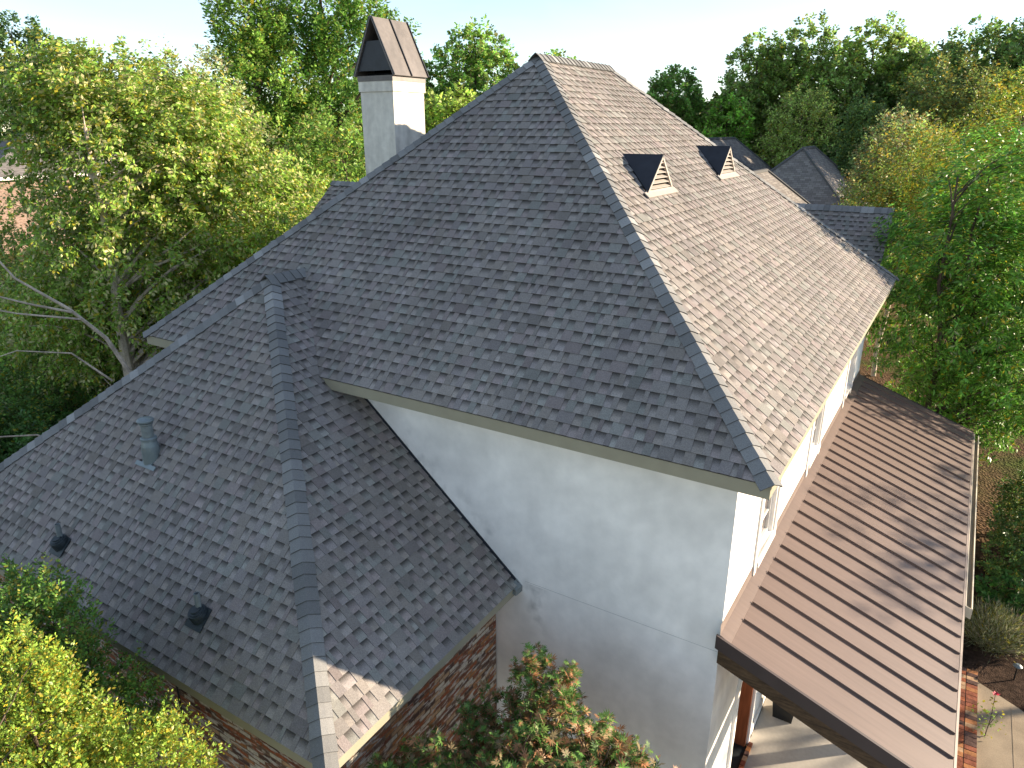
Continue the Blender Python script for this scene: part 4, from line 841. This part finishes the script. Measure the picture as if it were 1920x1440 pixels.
link("leaves", leaf_mesh("leaves", np.array((2.85, 5.35, G)) + np.stack([r.normal(0, .09, 90), r.normal(0, .09, 90), r.uniform(.1, .75, 90)], 1), r.normal(0, 1, (90, 3)), r.uniform(.04, .075, 90), palette(90, (.13, .15, .03), r, fy=.3), 'oval', r), M['leaf'], e)
mb = MB(); mb.tube([(2.85, 5.35, G), (2.86, 5.32, G + .45), (2.84, 5.36, G + .88)], [.008, .006, .004], 5); mb.tube([(2.86, 5.33, G + .3), (2.93, 5.3, G + .6)], [.005, .003], 5); mb.build("stem", M['bark'], e)
M['rose'] = mat("rose_petal", (.62, .06, .10), .5, .3, noise=[(40, 2, .7, 1.2)])
mb = MB()
for k in range(9):
    a = k * 2.4; rr = .018 + .003 * k; c = Vector((2.84, 5.36, G + .89)); d = Vector((math.cos(a), math.sin(a), 0)); s = Vector((-math.sin(a), math.cos(a), 0))
    mb.poly([c, c + d * rr + s * .02 + Vector((0, 0, .012)), c + d * rr * 1.7 + Vector((0, 0, .035 - .003 * k)), c + d * rr - s * .02 + Vector((0, 0, .012))])
mb.build("flower", M['rose'], e)
# --- foreground shrubs
tree("wax_myrtle", "dark green shaded shrub against the wing eave at the lower left", "shrub", -6.3, -3.9, [(.2, .05, 4.25, .62, .5, .95), (-.55, .0, 3.9, .7, .6, 1.05), (.75, .2, 3.5, .55, .5, .85), (.1, -.2, 3.1, .95, .6, .9), (-.9, -.2, 3.1, .8, .7, 1.0)], 2600, 28, .042, (.065, .10, .018), 501, trunk_r=.05, limb_every=26, stems=4, sspread=.15, limb_s=.6, templ='oval', twig=.24, updir=1.5, spread=.75, shell=.4, fy=.22, yellow=(.20, .19, .03), lvar=.35, flat=.3)  # same species as the sunlit shrub; shade put into its dark leaf colour
tree("wax_myrtle", "bright yellow-green sunlit shrub filling the lower left corner", "shrub", -4.75, -4.75, [(.1, .25, 4.25, .62, .5, .72), (-.45, .3, 4.55, .5, .45, .7), (.72, .75, 3.95, .38, .36, .62), (.25, .1, 3.6, .8, .7, .8), (-.5, .0, 3.7, .75, .7, .9)], 2800, 28, .036, (.135, .155, .022), 502, trunk_r=.05, limb_every=26, stems=4, sspread=.15, limb_s=.6, templ='oval', m='gloss', twig=.24, updir=1.5, spread=.75, shell=.45, fy=.28, yellow=(.34, .28, .03), lvar=.35, flat=.3)  # sunlight put into the brighter leaf colour of the same species
tree("japanese_maple", "small maple with green and coppery red star leaves between brick wall and stucco", "tree", -1.6, -1.65, [(.1, .3, 3.2, .66, .5, .55), (-.62, -.35, 2.95, .62, .55, .55), (.85, .2, 2.95, .62, .55, .6), (.1, -.35, 2.95, .8, .6, .6), (-.2, .62, 3.6, .35, .28, .36), (1.15, .1, 2.7, .5, .5, .5), (-1.05, -.6, 2.75, .5, .45, .5), (1.5, -.1, 2.2, .4, .4, .4), (.62, .25, 3.15, .6, .5, .5), (-.5, .35, 2.95, .6, .45, .5), (.2, -.1, 2.9, .9, .6, .6), (1.2, .25, 2.75, .5, .45, .45)], 1650, 13, .08, (.07, .105, .025), 503, trunk_r=.035, limb_every=7, stems=3, templ='star', twig=.26, updir=.6, shell=.45, fy=.32, yellow=(.38, .19, .095), pale=(.36, .28, .15), fp=.18, flat=.9, limb_s=.6)
# --- a shade tree just outside the frame on the sunny side; only its shadow on the porch roof shows
tree("shade_tree", "round shade tree standing off to the right on the sunny side of the porch", "tree", 12.9, 14.6, [(0, 0, 6.3, 2.2, 2.2, 1.5), (-1.4, 1.4, 5.4, 1.6, 1.6, 1.2), (1.6, -1.9, 6.0, 1.2, 1.2, 1.0)], 170, 20, .15, (.08, .12, .022), 601, trunk_r=.15, limb_every=14, twig=.9, updir=.4, shell=.3)
# --- far woods closing the horizon
def woods():
    r = np.random.default_rng(900); pts = []; 
    n = 26000
    ang = r.uniform(R(-95), R(35), n); dist = r.uniform(95, 150, n); h = G + 13 + 2.5 * np.sin(ang * 23) + 2 * np.sin(ang * 57 + 1) ; z = G + (h - G) * r.random(n) ** .7
    pos = np.stack([CAM[0] + np.sin(ang) * dist, CAM[1] + np.cos(ang) * dist, z], 1)
    me = leaf_mesh("distant_woods", pos, r.normal(0, 1, (n, 3)), r.uniform(.9, 1.7, n), palette(n, (.045, .07, .02), r, fy=.05), 'round', r)
    o = link("distant_woods", me, M['leaf']); tag(o, "far-off band of dark green woods along the horizon", "woods", kind='stuff')
woods()
